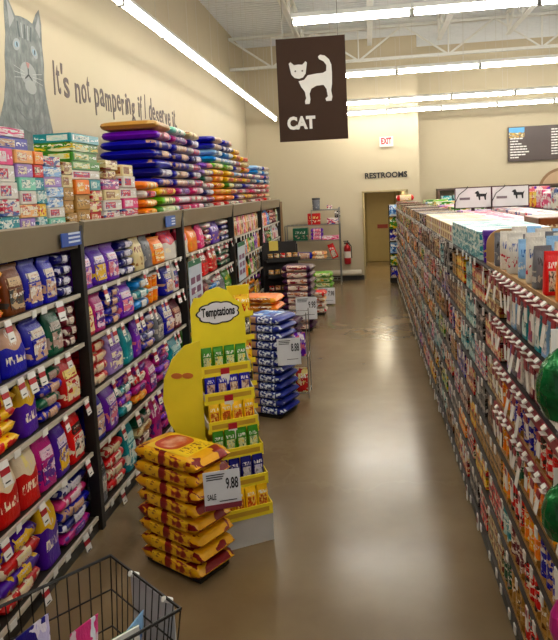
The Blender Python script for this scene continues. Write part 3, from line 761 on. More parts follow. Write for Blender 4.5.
fill(2, 2, [(B, 'red', 6.95, 7.3, 0.25, 'plain'), (B, 'maroon', 7.31, 7.6, 0.27), (F, ['sky blue', 'white'], 7.62, 8.1, 4, 0.07), (B, 'grey', 8.12, 8.4, 0.24), (B, 'leaf green', 8.41, 8.8, 0.25)])
RC = ['white', 'cream', 'pink', 'peach', 'red', 'lime green', 'sky blue', 'grey', 'orange', 'kraft', 'leaf green', 'violet', 'black', 'maroon', 'golden yellow']
r2 = random.Random(21)
for bi in (2, 3, 4):
    for li in range(5):
        if bi == 2 and li < 3: continue
        items = []; y = BY[bi] + (0.95 if bi == 3 and li in (1, 2) else 0.06); c_prev = None
        while y < BY[bi + 1] - 0.22:
            wd = r2.uniform(0.3, 0.55); y1 = min(y + wd, BY[bi + 1] - 0.05)
            k = r2.random()
            if bi == 3 and li == 0: items.append((Q, ['pink', 'peach', 'cream', 'white'], y, y1, 3, 0.28))
            elif k < 0.55: items.append((Q, [r2.choice(RC), r2.choice(RC)], y, y1, 3, r2.uniform(0.2, 0.28)))
            elif k < 0.8: items.append((B, r2.choice(RC), y, y1, 0.27, 'busy'))
            else: items.append((F, [r2.choice(RC), r2.choice(RC)], y, y1, 4, 0.07))
            y = y1 + 0.01
        fill(bi, li, items)

# ------------------------------------------------------------------ goods on top of the racks
ZT = 2.086
def column(cs, y0, y1, z, n, ht, where, x=-2.1, dp=0.3, parts=True):
    grp = 'cartons stacked on top of the racks'
    for k in range(n):
        c = cs[k % len(cs)]
        pos = 'topmost' if k == n - 1 else ('lowest' if k == 0 else nth(k) + ' up')
        carton(c, x - dp / 2 + random.uniform(-0.01, 0.01), (y0 + y1) / 2 + random.uniform(-0.008, 0.008), z + k * (ht + 0.001) + 0.001, (y1 - y0) * 0.97, dp, ht, '%s carton, %s in %s' % (c, pos, where), grp, rot=FACE_X + R(random.uniform(-2.5, 2.5)), parts=parts, name='stacked_carton', style=random.choice(('box', 'box', 'busy')))
    return z + n * (ht + 0.001)
column(['teal', 'white', 'white', 'pink', 'white'], 3.2, 3.45, ZT, 5, 0.105, 'stack atop rack left of the lilac and peach stack')
column(['teal', 'white', 'white', 'white', 'pink'], 3.46, 3.66, ZT, 5, 0.1, 'first stack atop rack under blue carton')
column(['lilac', 'peach', 'white', 'mint', 'lilac', 'peach'], 3.67, 3.87, ZT, 6, 0.083, 'lilac and peach stack atop rack')
z_ = ZT + 5 * 0.101 + 0.001
carton('royal blue', -2.25, 3.66, ZT + 0.502, 0.42, 0.26, 0.075, 'wide blue carton lying across the first stacks below the cat mural', 'cartons stacked on top of the racks', name='stacked_carton', style='box')
carton('pink', -2.25, 3.62, ZT + 0.579, 0.44, 0.26, 0.055, 'wide pink carton on the blue carton below the cat mural', 'cartons stacked on top of the racks', name='stacked_carton', style='busy')
column(['teal', 'golden yellow', 'teal', 'teal', 'scarlet', 'orange'], 3.88, 4.0, ZT, 6, 0.083, 'narrow teal and orange stack atop rack')
column(['mint', 'white', 'pale blue', 'pale blue', 'lilac', 'pale blue', 'white'], 4.01, 4.26, ZT, 7, 0.068, 'pale blue and white stack atop rack')
column(['kraft', 'kraft', 'kraft', 'cream', 'cream'], 4.27, 4.42, ZT, 5, 0.09, 'kraft and cream stack beside the rack post')
column(['kraft', 'kraft', 'orange'], 4.45, 4.68, ZT, 3, 0.11, 'kraft stack under the green cartons')
column(['red', 'red', 'red', 'teal'], 4.69, 4.9, ZT, 4, 0.083, 'red stack under the green cartons')
column(['white', 'leaf green', 'leaf green', 'leaf green', 'teal'], 4.43, 4.92, ZT + 0.336, 5, 0.066, 'green stack below the slogan')
column(['white', 'white', 'cream', 'magenta'], 4.94, 5.3, ZT, 4, 0.085, 'white and purple stack right of the red cartons')
column(['cream', 'cream'], 5.02, 5.26, ZT + 0.345, 2, 0.075, 'cream pair on the white and purple stack', parts=False)
column(['white', 'pink', 'white'], 5.31, 5.72, ZT, 3, 0.09, 'low white and pink stack left of the blue bags')
column(['white', 'cream'], 5.4, 5.66, ZT + 0.275, 2, 0.1, 'cream pair left of the blue bags', parts=False)
def tpile(spec, y0, y1, dp, where, th=0.085, x=None, parts=True):
    z = ZT + 0.001; grp = 'bags piled on top of the racks'
    for k, c in enumerate(spec):
        pos = 'topmost' if k == len(spec) - 1 else ('lowest' if k == 0 else nth(k) + ' up')
        flat_bag(c, (x or -2.02) - dp / 2 - random.uniform(0, 0.03), (y0 + y1) / 2 + random.uniform(-0.02, 0.02), z, (y1 - y0) * random.uniform(0.94, 1.0), dp, th, '%s bag, %s in %s' % (c, pos, where), grp, rot=FACE_X + R(random.uniform(-3, 3)), style=random.choice(('label', 'plain')), parts=parts and k % 2 == 0)
        z += th
tpile(['orange', 'orange', 'white', 'orange'], 5.76, 6.15, 0.5, 'short orange pile on the third bay roof edge')
tpile(['leaf green', 'lime green', 'golden yellow', 'royal blue', 'navy', 'royal blue', 'royal blue', 'royal blue', 'violet', 'kraft'], 6.17, 6.75, 0.6, 'blue pile with kraft top below the slogan end', 0.095)
tpile(['white', 'pink', 'magenta', 'royal blue', 'royal blue', 'royal blue', 'royal blue', 'royal blue', 'magenta', 'mint'], 6.78, 7.4, 0.6, 'blue pile with mint top', 0.095)
tpile(['pink', 'white', 'pink', 'white', 'navy', 'white', 'navy', 'white', 'navy', 'cream'], 7.43, 7.95, 0.6, 'striped white and navy pile', 0.095)
tpile(['grey', 'white', 'navy', 'white', 'dark green', 'lilac', 'violet'], 8.0, 8.55, 0.6, 'lilac topped pile', 0.087)
tpile(['scarlet', 'orange', 'orange', 'golden yellow', 'orange', 'golden yellow', 'lime green', 'sky blue', 'pale blue', 'royal blue', 'royal blue'], 8.58, 9.25, 0.6, 'rainbow pile with blue top', 0.09)
tpile(['scarlet', 'orange', 'golden yellow', 'leaf green', 'golden yellow', 'golden yellow', 'lime green', 'pale blue', 'sky blue', 'navy', 'royal blue'], 9.28, 9.95, 0.6, 'second rainbow pile', 0.09)
tpile(['white', 'royal blue', 'white', 'grey', 'golden yellow', 'pale blue', 'royal blue', 'white', 'golden yellow', 'golden yellow'], 10.0, 10.6, 0.6, 'yellow and blue pile', 0.09)
tpile(['cream', 'golden yellow', 'white', 'royal blue', 'golden yellow', 'royal blue', 'golden yellow', 'cream', 'golden yellow'], 10.65, 11.3, 0.6, 'yellow topped pile', 0.09)
tpile(['white', 'cream', 'pink', 'white', 'grey', 'white'], 11.4, 12.0, 0.6, 'white low pile', 0.09)
tpile(['white', 'red', 'white', 'red', 'sky blue', 'white', 'sky blue', 'pale blue'], 12.1, 12.8, 0.6, 'red and sky blue pile', 0.09)
tpile(['scarlet', 'red', 'white', 'scarlet', 'sky blue', 'royal blue', 'sky blue', 'royal blue'], 12.85, 13.6, 0.6, 'farthest blue topped pile', 0.09)

# ------------------------------------------------------------------ price cards
def price_card(x, y, z, rotz, wd, ht, price, label, band=True, tilt=-0.12):
    t = thing('price_card', label, 'sign', (x, y, z)); t.rotation_euler = (tilt, 0, rotz)
    MB().box(-wd / 2, wd / 2, -0.003, 0.003, 0, ht).build('card', flat('#d9dade', 0.45), t)
    if band:
        MB().box(-wd / 2, wd / 2, -0.005, -0.003, 0, ht * 0.14).build('red_band', flat('#7d2233', 0.45), t)
    new_obj('price_print', text_mesh(price, wd * 0.34, ht * 0.3, M_INK, 0.002, 0.02), None, t, loc=(wd * 0.1, -0.003, ht * 0.5), rot=ONY)
    if band: new_obj('sale_print', text_mesh('SALE', wd * 0.24, ht * 0.15, M_INK, 0.002, 0.012), None, t, loc=(-wd * 0.42, -0.003, ht * 0.27), rot=ONY)
    for k in range(3): MB().box(-wd * 0.42, wd * (0.02 + 0.03 * k), -0.005, -0.003, ht * (0.78 + 0.06 * k), ht * (0.805 + 0.06 * k)).build('text_line', M_INK, t)
    MB().box(-wd * 0.1, wd * 0.38, -0.005, -0.003, ht * 0.2, ht * 0.22).build('text_line', M_INK, t)
    return t

# ------------------------------------------------------------------ floor piles of bags
def pallet(x, y, rot, wd, dp, label):
    t = thing('display_base', label, 'base', (x, y, 0), rot)
    MB().box(-wd / 2, wd / 2, -dp / 2, dp / 2, 0.012, 0.03).build('top_board', M_BLACK, t)
    for s_ in (-1, 1): MB().box(-wd / 2 + 0.01, wd / 2 - 0.01, s_ * (dp / 2 - 0.04) - 0.03, s_ * (dp / 2 - 0.04) + 0.03, 0, 0.012).build('runner', M_BLACK, t)
def floor_pile(cs, x, y, rot, ln, dp, th, n, where, grp, style, z0=0.031, lab=None, topmat=None, labmesh=True):
    for k in range(n):
        c = cs[k % len(cs)]
        pos = 'topmost' if k == n - 1 else ('lowest' if k == 0 else nth(k) + ' up')
        o = flat_bag(c, x + random.uniform(-0.006, 0.006), y + random.uniform(-0.006, 0.006), z0 + k * th * 1.0, ln * random.uniform(0.97, 1.01), dp * random.uniform(0.98, 1.0), th, '%s bag, %s of the %s' % (c, pos, where), grp, rot=rot + R(random.uniform(-1.5, 1.5)), style=style, parts=False, name='stacked_pet_food_bag')
        if labmesh: new_obj('end_label', ME_FLATWIDE, lab, o)
        if k == n - 1 and topmat: new_obj('top_print', ME_FLATTOP, topmat, o)
PAL['gold'] = ('#e2ab14', '#7e1c14', '#8a4a10')
SR = R(-29.5); cs_, sn_ = math.cos(SR), math.sin(SR)
SX, SY = -1.17, 3.62
pallet(SX, SY, SR, 0.46, 0.25, 'low black base under the yellow bag pile')
t = NT('gold_side_print', 0.3); uv = t.coord('UV'); x, y, z = t.xyz(uv); n = t.noise(uv, 6, 3)
gy, gr = lin('#e8b515'), lin('#8a1612')
c0 = t.mix(t.math('GREATER_THAN', t.noise(t.mapping(uv, (9, 4, 1)), 1, 2), 0.56), gy, lin('#a86a14'))
c2 = t.ramp(t.noise(t.mapping(uv, (6, 2.5, 1)), 1, 2), [(0.40, gr), (0.47, lin('#b5541c')), (0.53, gy)])
t.color(t.mix(t.math('GREATER_THAN', x, 0.48), t.mix(t.math('GREATER_THAN', x, 0.34), c0, gr), c2))
GOLD_LAB = t.m
t = NT('gold_top_print', 0.3); uv = t.coord('UV'); x, y, z = t.xyz(uv); n = t.noise(uv, 5, 3)
dx = t.math('SUBTRACT', x, 0.33); dy = t.math('SUBTRACT', y, 0.5); rr_ = t.math('SQRT', t.math('ADD', t.math('MULTIPLY', dx, dx), t.math('MULTIPLY', t.math('MULTIPLY', dy, dy), 0.6)))
c1 = t.mix(t.math('LESS_THAN', rr_, 0.3), lin('#efc61c'), lin('#b8301a'))
c1 = t.mix(t.math('LESS_THAN', rr_, 0.2), c1, t.ramp(n, [(0.4, lin('#c24a28')), (0.6, lin('#e2a08a'))]))
c1 = t.mix(t.math('MULTIPLY', t.between(x, 0.66, 0.95), t.math('MULTIPLY', t.between(y, 0.25, 0.75), t.math('GREATER_THAN', t.noise(t.mapping(uv, (10, 22, 1)), 1, 2), 0.54))), c1, lin('#8a4a14'))
t.color(c1); GOLD_TOP = t.m
floor_pile(['gold'], SX, SY, SR, 0.55, 0.31, 0.092, 8, 'yellow and red pile beside the wire cart', 'bags in the yellow floor pile', 'goldwrap', lab=GOLD_LAB, topmat=GOLD_TOP)
price_card(-0.86, 3.37, 0.49, R(22), 0.21, 0.215, '9.88', 'white sale price card on the yellow bag pile')

PAL['cobalt'] = ('#14307f', '#e8eef4', '#d79a4a')
BR = R(-22); BX, BYY = -1.03, 6.36
pallet(BX, BYY, BR, 0.36, 0.36, 'low black base under the blue bag pile')
t = NT('cobalt_end_print', 0.3); uv = t.coord('UV'); x, y, z = t.xyz(uv); n = t.noise(uv, 5, 3)
t.color(t.mix(t.math('MULTIPLY', t.between(x, 0.35, 0.95), t.math('GREATER_THAN', t.noise(t.mapping(uv, (9, 4, 1)), 1, 2), 0.51)), t.mix(t.between(x, 0.02, 0.28), lin('#14307f'), lin('#b98a5a')), lin('#e6edf4')))
floor_pile(['cobalt'], BX, BYY, BR, 0.44, 0.4, 0.084, 12, 'blue floor pile behind the yellow display', 'bags in the blue floor pile', 'plain', lab=t.m, topmat=pk('#5f8fd0', '#e9eef4', '#1c3f9c', 'busy'))
price_card(-0.80, 6.05, 0.58, R(16), 0.23, 0.26, '8.88', 'white price card on the blue bag pile', band=False)
# pile with orange top behind it
pallet(-1.28, 7.35, R(-8), 0.42, 0.36, 'low black base under the orange topped pile')
floor_pile(['navy'] * 9 + ['orange', 'orange'], -1.28, 7.35, R(-8), 0.5, 0.4, 0.095, 11, 'orange topped pile behind the blue pile', 'bags in the orange topped floor pile', 'plain', lab=pk('#c9854a', '#7a3a1c', '#f0d8b0', 'busy'))
# purple piles farther along
PAL['plum'] = ('#3a1238', '#e6c9b8', '#d8b0c0')
pallet(-1.15, 10.35, R(-6), 0.42, 0.4, 'low black base under the tall plum pile')
floor_pile(['plum'], -1.15, 10.35, R(-6), 0.5, 0.45, 0.105, 10, 'tall plum pile in front of the black can rack', 'bags in the tall plum pile', 'label', lab=pk('#e2d2c4', '#7a2a3a', '#c98a6a', 'busy'))
price_card(-1.02, 10.05, 0.22, R(5), 0.34, 0.36, '9.98', 'white price card leaning on the tall plum pile', band=False)
pallet(-1.25, 9.2, R(-6), 0.36, 0.36, 'low black base under the short plum pile')
floor_pile(['plum'], -1.25, 9.2, R(-6), 0.45, 0.4, 0.1, 4, 'short plum pile near the wire ball stand', 'bags in the short plum pile', 'label', lab=pk('#e2d2c4', '#7a2a3a', '#c98a6a', 'busy'))
pallet(-1.05, 11.7, 0, 0.42, 0.36, 'low black base under the white pile')
floor_pile(['white', 'white', 'peach', 'scarlet'], -1.05, 11.7, 0, 0.5, 0.4, 0.1, 4, 'low white pile between plum and green piles', 'bags in the low white pile', 'plain', lab=pk('#d9c0a8', '#a04a3a', '#ffffff', 'busy'))
pallet(-0.95, 12.85, 0, 0.36, 0.36, 'low black base under the green pile')
floor_pile(['lime green'], -0.95, 12.85, 0, 0.44, 0.4, 0.1, 6, 'green pile near the far wire shelf', 'bags in the green floor pile', 'plain', lab=pk('#dfe6b8', '#3a7a2a', '#c9a04a', 'busy'))
price_card(-0.86, 12.5, 0.03, 0, 0.34, 0.32, '7.98', 'white price card at the foot of the green pile', band=False, tilt=-0.2)

# wire ball stand
ws = thing('wire_stand', 'thin wire stand with hanging bags beside the blue pile', 'stand', (-0.86, 6.95, 0))
q = MB()
for x, y in ((-0.16, -0.14), (0.16, -0.14), (-0.16, 0.14), (0.16, 0.14)): q.bar((x, y, 0), (x, y, 0.95), 0.006, 5)
q.build('upright', M_WIRE, ws, weld=False)
for z in (0.05, 0.45, 0.92):
    q = MB(); c4 = [(-0.16, -0.14, z), (0.16, -0.14, z), (0.16, 0.14, z), (-0.16, 0.14, z), (-0.16, -0.14, z)]; q.path(c4, 0.004, 5)
    for k in range(5): q.bar((-0.16 + 0.064 * (k + 0.5), -0.14, z), (-0.16 + 0.064 * (k + 0.5), 0.14, z), 0.003, 4)
    q.build('wire_tier', M_WIRE, ws, weld=False)
for k, (c, z, x) in enumerate((('orange', 0.46, -0.08), ('violet', 0.46, 0.07), ('leaf green', 0.06, -0.06), ('red', 0.06, 0.08))):
    standing_bag(c, -0.86 + x, 6.88, z, 0.14, 0.12, 0.26, '%s toy bag standing in the wire stand beside the blue pile' % c, 'toy bags in the wire stand', rot=0, style='busy', parts=False, name='toy_bag')

# ------------------------------------------------------------------ yellow treat display
DR = R(30); ux, uy = math.cos(DR), math.sin(DR)
fr = Vector((-0.675, 3.92, 0)); DW = 0.35
org = fr - Vector((ux, uy, 0)) * DW / 2
td = thing('treat_display', 'yellow cardboard treat display with stepped trays and scalloped header', 'display', org, DR)
MY = flat('#fae32c', 0.4); MYD = flat('#efd01c', 0.4); MG = flat('#c7c6c1', 0.5)
MB().box(-DW / 2, DW / 2, 0.0, 0.44, 0, 0.19).build('base_box', MG, td)
hd = [(-0.5, 0), (0.5, 0), (0.5, 0.55), (0.44, 0.72), (0.3, 0.8), (0.2, 0.93), (0.02, 1.0), (-0.2, 0.95), (-0.3, 0.86), (-0.42, 0.86), (-0.5, 0.7)]
hw_, hh_ = 0.38, 0.44; hz = 1.2
MB().prism([(x * hw_, 0.40, hz + z * hh_) for x, z in hd], (0, 0.012, 0)).build('header', MY, td, weld=False)
cl = []
for k in range(72):
    a = 2 * math.pi * k / 72; rr_ = 0.94 + 0.1 * abs(math.sin(4.5 * a)); cl.append((0.14 * rr_ * math.cos(a), 0.394, hz + 0.265 + 0.068 * rr_ * math.sin(a)))
MB().prism([((x) * 1.08, 0.397, hz + 0.265 + (z - hz - 0.265) * 1.14) for x, y, z in cl], (0, 0.003, 0)).build('logo_outline', M_INK, td, weld=False)
MB().prism(cl, (0, 0.003, 0)).build('logo_cloud', flat('#e9e7ea', 0.4), td, weld=False)
new_obj('lettering', text_mesh('Temptations', 0.235, 0.08, M_INK, 0.002, 0.03), None, td, loc=(-0.118, 0.394, hz + 0.225), rot=ONY)
MB().box(-DW / 2, DW / 2, 0.412, 0.43, 0.19, 1.3).build('back_panel', MYD, td)
# half-oval wing on the left side
wg = [(0, 1.22), (-0.09, 1.19), (-0.17, 1.10), (-0.225, 0.97), (-0.24, 0.83), (-0.215, 0.68), (-0.15, 0.55), (-0.06, 0.47), (0, 0.45)]
wing = MB().prism([(-DW / 2 + x, 0.26 - x * 0.5, z + 0.1) for x, z in wg], (0, 0.012, 0)).build('side_wing', MY, td, weld=False)
def onw(cx, cz, rx, rz, n=12, e=0.004): return [(-DW / 2 + cx + rx * math.cos(2 * math.pi * k / n), 0.26 - (cx + rx * math.cos(2 * math.pi * k / n)) * 0.5 - e, cz + rz * math.sin(2 * math.pi * k / n)) for k in range(n)]
for cx in (-0.15, -0.085):
    MB().prism(onw(cx, 1.09, 0.034, 0.02), (0, 0.003, 0)).build('printed_motif', flat('#d0742a', 0.5), wing, weld=False)
TR = [(1.09, 0.29), (0.92, 0.24), (0.745, 0.185), (0.57, 0.125), (0.395, 0.06), (0.215, 0.0)]   # tray floor height, front offset
TC = ['leaf green', 'royal blue', 'golden yellow', 'leaf green', 'navy', 'golden yellow']
TN = ['top', 'second', 'third', 'fourth', 'fifth', 'lowest']
for k, (z, yf) in enumerate(TR):
    tr = MB().box(-DW / 2, DW / 2, yf, 0.41, z, z + 0.008).build('tray', MYD, td)
    MB().box(-DW / 2, DW / 2, yf - 0.008, yf, z - 0.03, z + 0.045).build('tray_lip', MY, tr)
    for s_ in (-1, 1):
        x = s_ * DW / 2
        MB().prism([(x, yf - 0.008, z), (x, 0.41, z), (x, 0.41, z + 0.14), (x, yf + 0.03, z + 0.05), (x, yf - 0.008, z + 0.045)], (-s_ * 0.006, 0, 0)).build('tray_side', MG if k < 3 else MYD, tr, weld=False)
    q = MB(); q.box(-0.15, 0.15, yf - 0.0095, yf - 0.008, z - 0.005, z + 0.025); q.build('lip_print', flat('#caa12a', 0.5), tr)
    q = MB(); q.box(-0.04, 0.02, yf - 0.0125, yf - 0.0095, z - 0.09, z - 0.02, 0); q.box(-0.04, 0.02, yf - 0.0125, yf - 0.0095, z - 0.02, z + 0.02, 1)
    if k in (0, 1, 2): q.build('price_tag', [M_WHITE, M_RED], tr)
    for j in range(4):
        lx = -DW / 2 + 0.06 + j * 0.08; p = org + Vector((ux * lx - uy * (yf + 0.05), uy * lx + ux * (yf + 0.05), z + 0.009))
        cc = TC[k]
        standing_bag(cc, p.x, p.y, p.z, 0.078, 0.04, 0.148, '%s treat pouch %s from left in %s tray of yellow display' % (cc, nth(j), TN[k]), 'treat pouches in the yellow display', rot=DR, style='photo', parts=False, name='treat_pouch', cat='pouch')
# narrow side rack of yellow pouches
sd = thing('clip_rack', 'narrow hanging rack of yellow pouches beside the treat display', 'rack', (-0.96, 4.62, 0), R(30))
MB().box(-0.085, 0.085, 0.04, 0.055, 0.0, 1.58).build('back_strip', MYD, sd)
MB().box(-0.1, 0.1, -0.06, 0.055, 0.0, 0.02).build('foot', M_BLACK, sd)
for k in range(8):
    z = 0.12 + k * 0.178
    MB().box(-0.085, 0.085, -0.03, 0.04, z - 0.008, z).box(-0.085, 0.085, -0.034, -0.03, z - 0.012, z + 0.025).build('pouch_ledge', MY, sd)
    standing_bag('golden yellow' if k % 2 else 'black', -0.96, 4.63, z + 0.001, 0.13, 0.05, 0.145, '%s treat pouch on the narrow rack, %s from bottom' % ('yellow' if k % 2 else 'black', nth(k)), 'pouches on the narrow side rack', rot=R(30), style='busy', parts=False, name='treat_pouch', cat='pouch')

# ------------------------------------------------------------------ black can rack, far wire shelf, extinguisher
br = thing('can_rack', 'black tiered wire rack of cans with a yellow card on top', 'rack', (-1.5, 11.0, 0), R(20))
for x in (-0.3, 0.3): MB().box(x - 0.015, x + 0.015, 0.14, 0.17, 0, 1.35).build('upright', M_BLACK, br)
MB().box(-0.3, 0.3, 0.155, 0.165, 0.05, 1.4).build('back_panel', M_BLACK, br)
MB().box(-0.2, -0.04, 0.12, 0.135, 1.25, 1.42).build('yellow_card', flat('#d9c052', 0.5), br)
for k in range(4):
    z = 0.25 + 0.28 * k
    q = MB().box(-0.29, 0.29, -0.14, 0.15, z - 0.012, z); q.box(-0.29, 0.29, -0.15, -0.14, z - 0.012, z + 0.06); q.build('basket', M_BLACK, br)
    for j in range(5):
        lx, ly = -0.22 + 0.11 * j, -0.05
        o = new_obj('food_can', ME_CAN, pm(['cream', 'scarlet', 'peach', 'kraft'][(j + k) % 4], 'busy'), loc=(-1.5 + math.cos(R(20)) * lx - math.sin(R(20)) * ly, 11.0 + math.sin(R(20)) * lx + math.cos(R(20)) * ly, z + 0.001), scale=(0.09, 0.09, 0.12))
        tag(o, '%s can, %s in basket %s from the bottom of black rack' % (['cream', 'scarlet', 'peach', 'kraft'][(j + k) % 4], nth(j), nth(k)), 'can', 'cans in the black rack')

fs = thing('wire_shelf', 'grey wire shelving unit standing against the far wall', 'shelf', (-1.33, 15.45, 0))
for x in (-0.65, 0.65):
    for y in (-0.22, 0.22): MB().bar((x, y, 0), (x, y, 1.85 if x > 0 else 1.45), 0.014, 6).build('post', M_WIRE, fs)
FZ = [0.12, 0.62, 1.08, 1.45]
def wire_tier(x0, x1, z):
    q = MB()
    for y in (-0.22, 0.22): q.bar((x0, y, z), (x1, y, z), 0.01, 5)
    for k in range(14): xx = x0 + (x1 - x0) * k / 13; q.bar((xx, -0.22, z), (xx, 0.22, z), 0.005, 4)
    q.build('wire_tier', M_WIRE, fs, weld=False)
for z in FZ: wire_tier(-0.65, 0.65, z)
wire_tier(0.0, 0.65, 1.8)
MB().bar((0.0, -0.22, 1.45), (0.0, -0.22, 1.82), 0.01, 5).build('post', M_WIRE, fs)
g = 'goods on the far wire shelf'
carton('red', -1.28, 15.4, 1.46, 0.3, 0.25, 0.27, 'red box on the far wire shelf', g, rot=0, name='storage_box', style='plain', parts=False)
carton('dark green', -1.62, 15.4, 1.09, 0.36, 0.28, 0.3, 'dark green bin on the far wire shelf', g, rot=0, name='storage_box', style='plain', parts=False)
for k in range(3): flat_bag('violet', -1.22, 15.4, 1.09 + k * 0.09, 0.3, 0.26, 0.1, 'purple bag, %s in pile on the far wire shelf' % ['lowest', 'second', 'topmost'][k], g, rot=0)
carton('pink', -0.9, 15.4, 1.09, 0.4, 0.28, 0.09, 'flat pink carton on the far wire shelf', g, rot=0, name='storage_box', style='busy')
flat_bag('royal blue', -1.55, 15.38, 0.63, 0.42, 0.3, 0.17, 'blue bag lying on the far wire shelf', g, rot=0)
for k in range(2): flat_bag('peach', -1.18, 15.38, 0.63 + k * 0.09, 0.36, 0.3, 0.1, 'peach bag, %s of two on the far wire shelf' % ['lower', 'upper'][k], g, rot=0)
o = standing_bag('scarlet', -0.93, 15.38, 0.64, 0.16, 0.12, 0.36, 'leaning orange brown bag on the far wire shelf', g, rot=0, parts=False); o.location.x = -0.80; o.rotation_euler = (0, R(-20), 0)
carton('white', -0.82, 15.4, 1.46, 0.3, 0.25, 0.14, 'low white carton on the far wire shelf', g, rot=0, name='storage_box', style='busy')
standing_bag('black', -0.72, 15.4, 1.605, 0.14, 0.1, 0.17, 'small dark pouch on the white carton of the far wire shelf', g, rot=0, parts=False, style='busy', name='treat_pouch', cat='pouch')
carton('white', -0.9, 15.4, 1.82, 0.12, 0.12, 0.09, 'small white carton on the highest wire tier', g, rot=0, name='storage_box', style='busy', parts=False)
tub('grey', -1.22, 15.38, 1.815, 0.2, 0.28, 'dark grey tub on the highest wire tier', g, '#2c2c2c')
for k, c in enumerate(('pink', 'sky blue', 'leaf green')):
    standing_bag(c, -2.14, 15.12, 0.95 + k * 0.29, 0.2, 0.1, 0.28, '%s hanging bag, %s up beside the far wire shelf' % (c, nth(k)), g, rot=0, parts=False, style='busy', name='hanging_bag')
hs = thing('clip_strip', 'thin black strip stand holding three bags beside the far wire shelf', 'stand', (-2.14, 15.2, 0)); MB().box(-0.012, 0.012, -0.012, 0.012, 0, 1.85).build('strip', M_BLACK, hs); MB().box(-0.12, 0.12, -0.12, 0.1, 0, 0.015).build('foot', M_BLACK, hs)
for k in range(3): MB().box(-0.1, 0.1, -0.13, 0.0, 0.94 + k * 0.29, 0.949 + k * 0.29).build('ledge', M_BLACK, hs)
fe = thing('fire_extinguisher', 'red fire extinguisher on the far wall left of the doorway', 'extinguisher', (-0.53, 15.88, 0.42))
o = new_obj('cylinder', lathe_mesh([(0.07, 0), (0.085, 0.02), (0.085, 0.4), (0.07, 0.45), (0.03, 0.48), (0.028, 0.52)], 16), flat('#a8161c', 0.3), fe)
MB().box(-0.075, 0.06, -0.02, 0.02, 0.51, 0.54).box(-0.09, 0.02, -0.012, 0.012, 0.56, 0.58).box(0.01, 0.03, -0.02, 0.02, 0.5, 0.59).build('valve', M_BLACK, fe)
new_obj('label', lathe_mesh([(0.086, 0.16), (0.0862, 0.32)], 16), flat('#ded6ca', 0.5), fe)
MB().path([(0.03, -0.02, 0.53), (0.1, -0.03, 0.45), (0.105, -0.03, 0.15)], 0.012, 6).build('hose', M_BLACK, fe)
MB().box(-0.03, 0.03, 0.085, 0.12, 0.3, 0.36).build('bracket', M_BLACK, fe)
pb = thing('wall_bumper', 'white round bumper rail along the base of the far wall', 'rail', (-0.85, 15.9, 0.2)); MB().bar((-0.25, 0, 0), (0.65, 0, 0), 0.075, 12).build('rail', flat('#cfc4ad', 0.5), pb)
for x in (-0.2, 0.5): MB().box(x, x + 0.05, 0, 0.1, -0.2, 0.0).build('bracket', M_BLACK, pb)

# ------------------------------------------------------------------ wire shopping cart
CA = R(-38.7)
ct = thing('shopping_cart', 'black wire shopping cart basket with white sign panel at lower left', 'cart', (-0.805, 1.98, 0), CA)
M_CART = flat('#15120f', 0.35, 0.3)
W2, LN, ZTp, ZBt = 0.225, 0.85, 0.95, 0.58
def rimp(s_, z):   # basket corners at height z (tapers downward)
    k = (ZTp - z) / (ZTp - ZBt) * 0.04
    return [(-W2 + k, -k, z), (W2 - k, -k, z), (W2 - k, -LN + k, z), (-W2 + k, -LN + k, z)]
for nm, side in (('front_grid', (0, 1)), ('side_grid', (1, 2)), ('side_grid', (3, 0)), ('rear_grid', (2, 3))):
    q = MB(); n = 11 if nm in ('front_grid', 'rear_grid') else 20
    a0, a1 = Vector(rimp(0, ZTp)[side[0]]), Vector(rimp(0, ZTp)[side[1]]); b0, b1 = Vector(rimp(0, ZBt)[side[0]]), Vector(rimp(0, ZBt)[side[1]])
    for k in range(n + 1): f = k / n; q.bar(a0.lerp(a1, f), b0.lerp(b1, f), 0.0022, 4)
    for z in (0.83, 0.70): p = rimp(0, z); q.bar(p[side[0]], p[side[1]], 0.003, 5)
    q.build(nm, M_CART, ct, weld=False)
q = MB(); p = rimp(0, ZTp); q.path(p + [p[0]], 0.0055, 6); q.build('rim', M_CART, ct, weld=False)
q = MB(); p = [Vector(v) for v in rimp(0, ZBt)]
for k in range(12): q.bar(p[0].lerp(p[1], k / 11), p[3].lerp(p[2], k / 11), 0.0025, 4)
for k in range(8): q.bar(p[0].lerp(p[3], k / 7), p[1].lerp(p[2], k / 7), 0.0025, 4)
q.build('basket_floor', M_CART, ct, weld=False)
q = MB()
for s_ in (-1, 1):
    q.path([(s_ * 0.17, -0.06, ZBt), (s_ * 0.2, -0.1, 0.2), (s_ * 0.2, -0.1, 0.13)], 0.011, 6); q.path([(s_ * 0.17, -0.78, ZBt), (s_ * 0.22, -0.8, 0.13)], 0.011, 6); q.bar((s_ * 0.2, -0.1, 0.18), (s_ * 0.22, -0.8, 0.18), 0.011, 6)
q.build('frame', M_CART, ct, weld=False)
for x, y in ((-0.2, -0.1), (0.2, -0.1), (-0.22, -0.8), (0.22, -0.8)):
    MB().bar((x - 0.015, y, 0.0625), (x + 0.015, y, 0.0625), 0.062, 14).build('caster', M_BLACK, ct)
MB().bar((-0.2, -0.9, 1.02), (0.2, -0.9, 1.02), 0.014, 8).bar((-0.2, -0.9, 1.02), (-0.2, -0.84, 0.95), 0.008, 6).bar((0.2, -0.9, 1.02), (0.2, -0.84, 0.95), 0.008, 6).build('handle', M_CART, ct)
pn = MB().box(-0.1, 0.17, 0.008, 0.011, 0.62, 0.93).build('sign_holder', flat('#c9c8cc', 0.3), ct)
for x in (-0.07, 0.14): MB().bar((x, 0.02, 0.93), (x, -0.01, 0.95), 0.01, 8).build('clip', M_WHITE, pn)
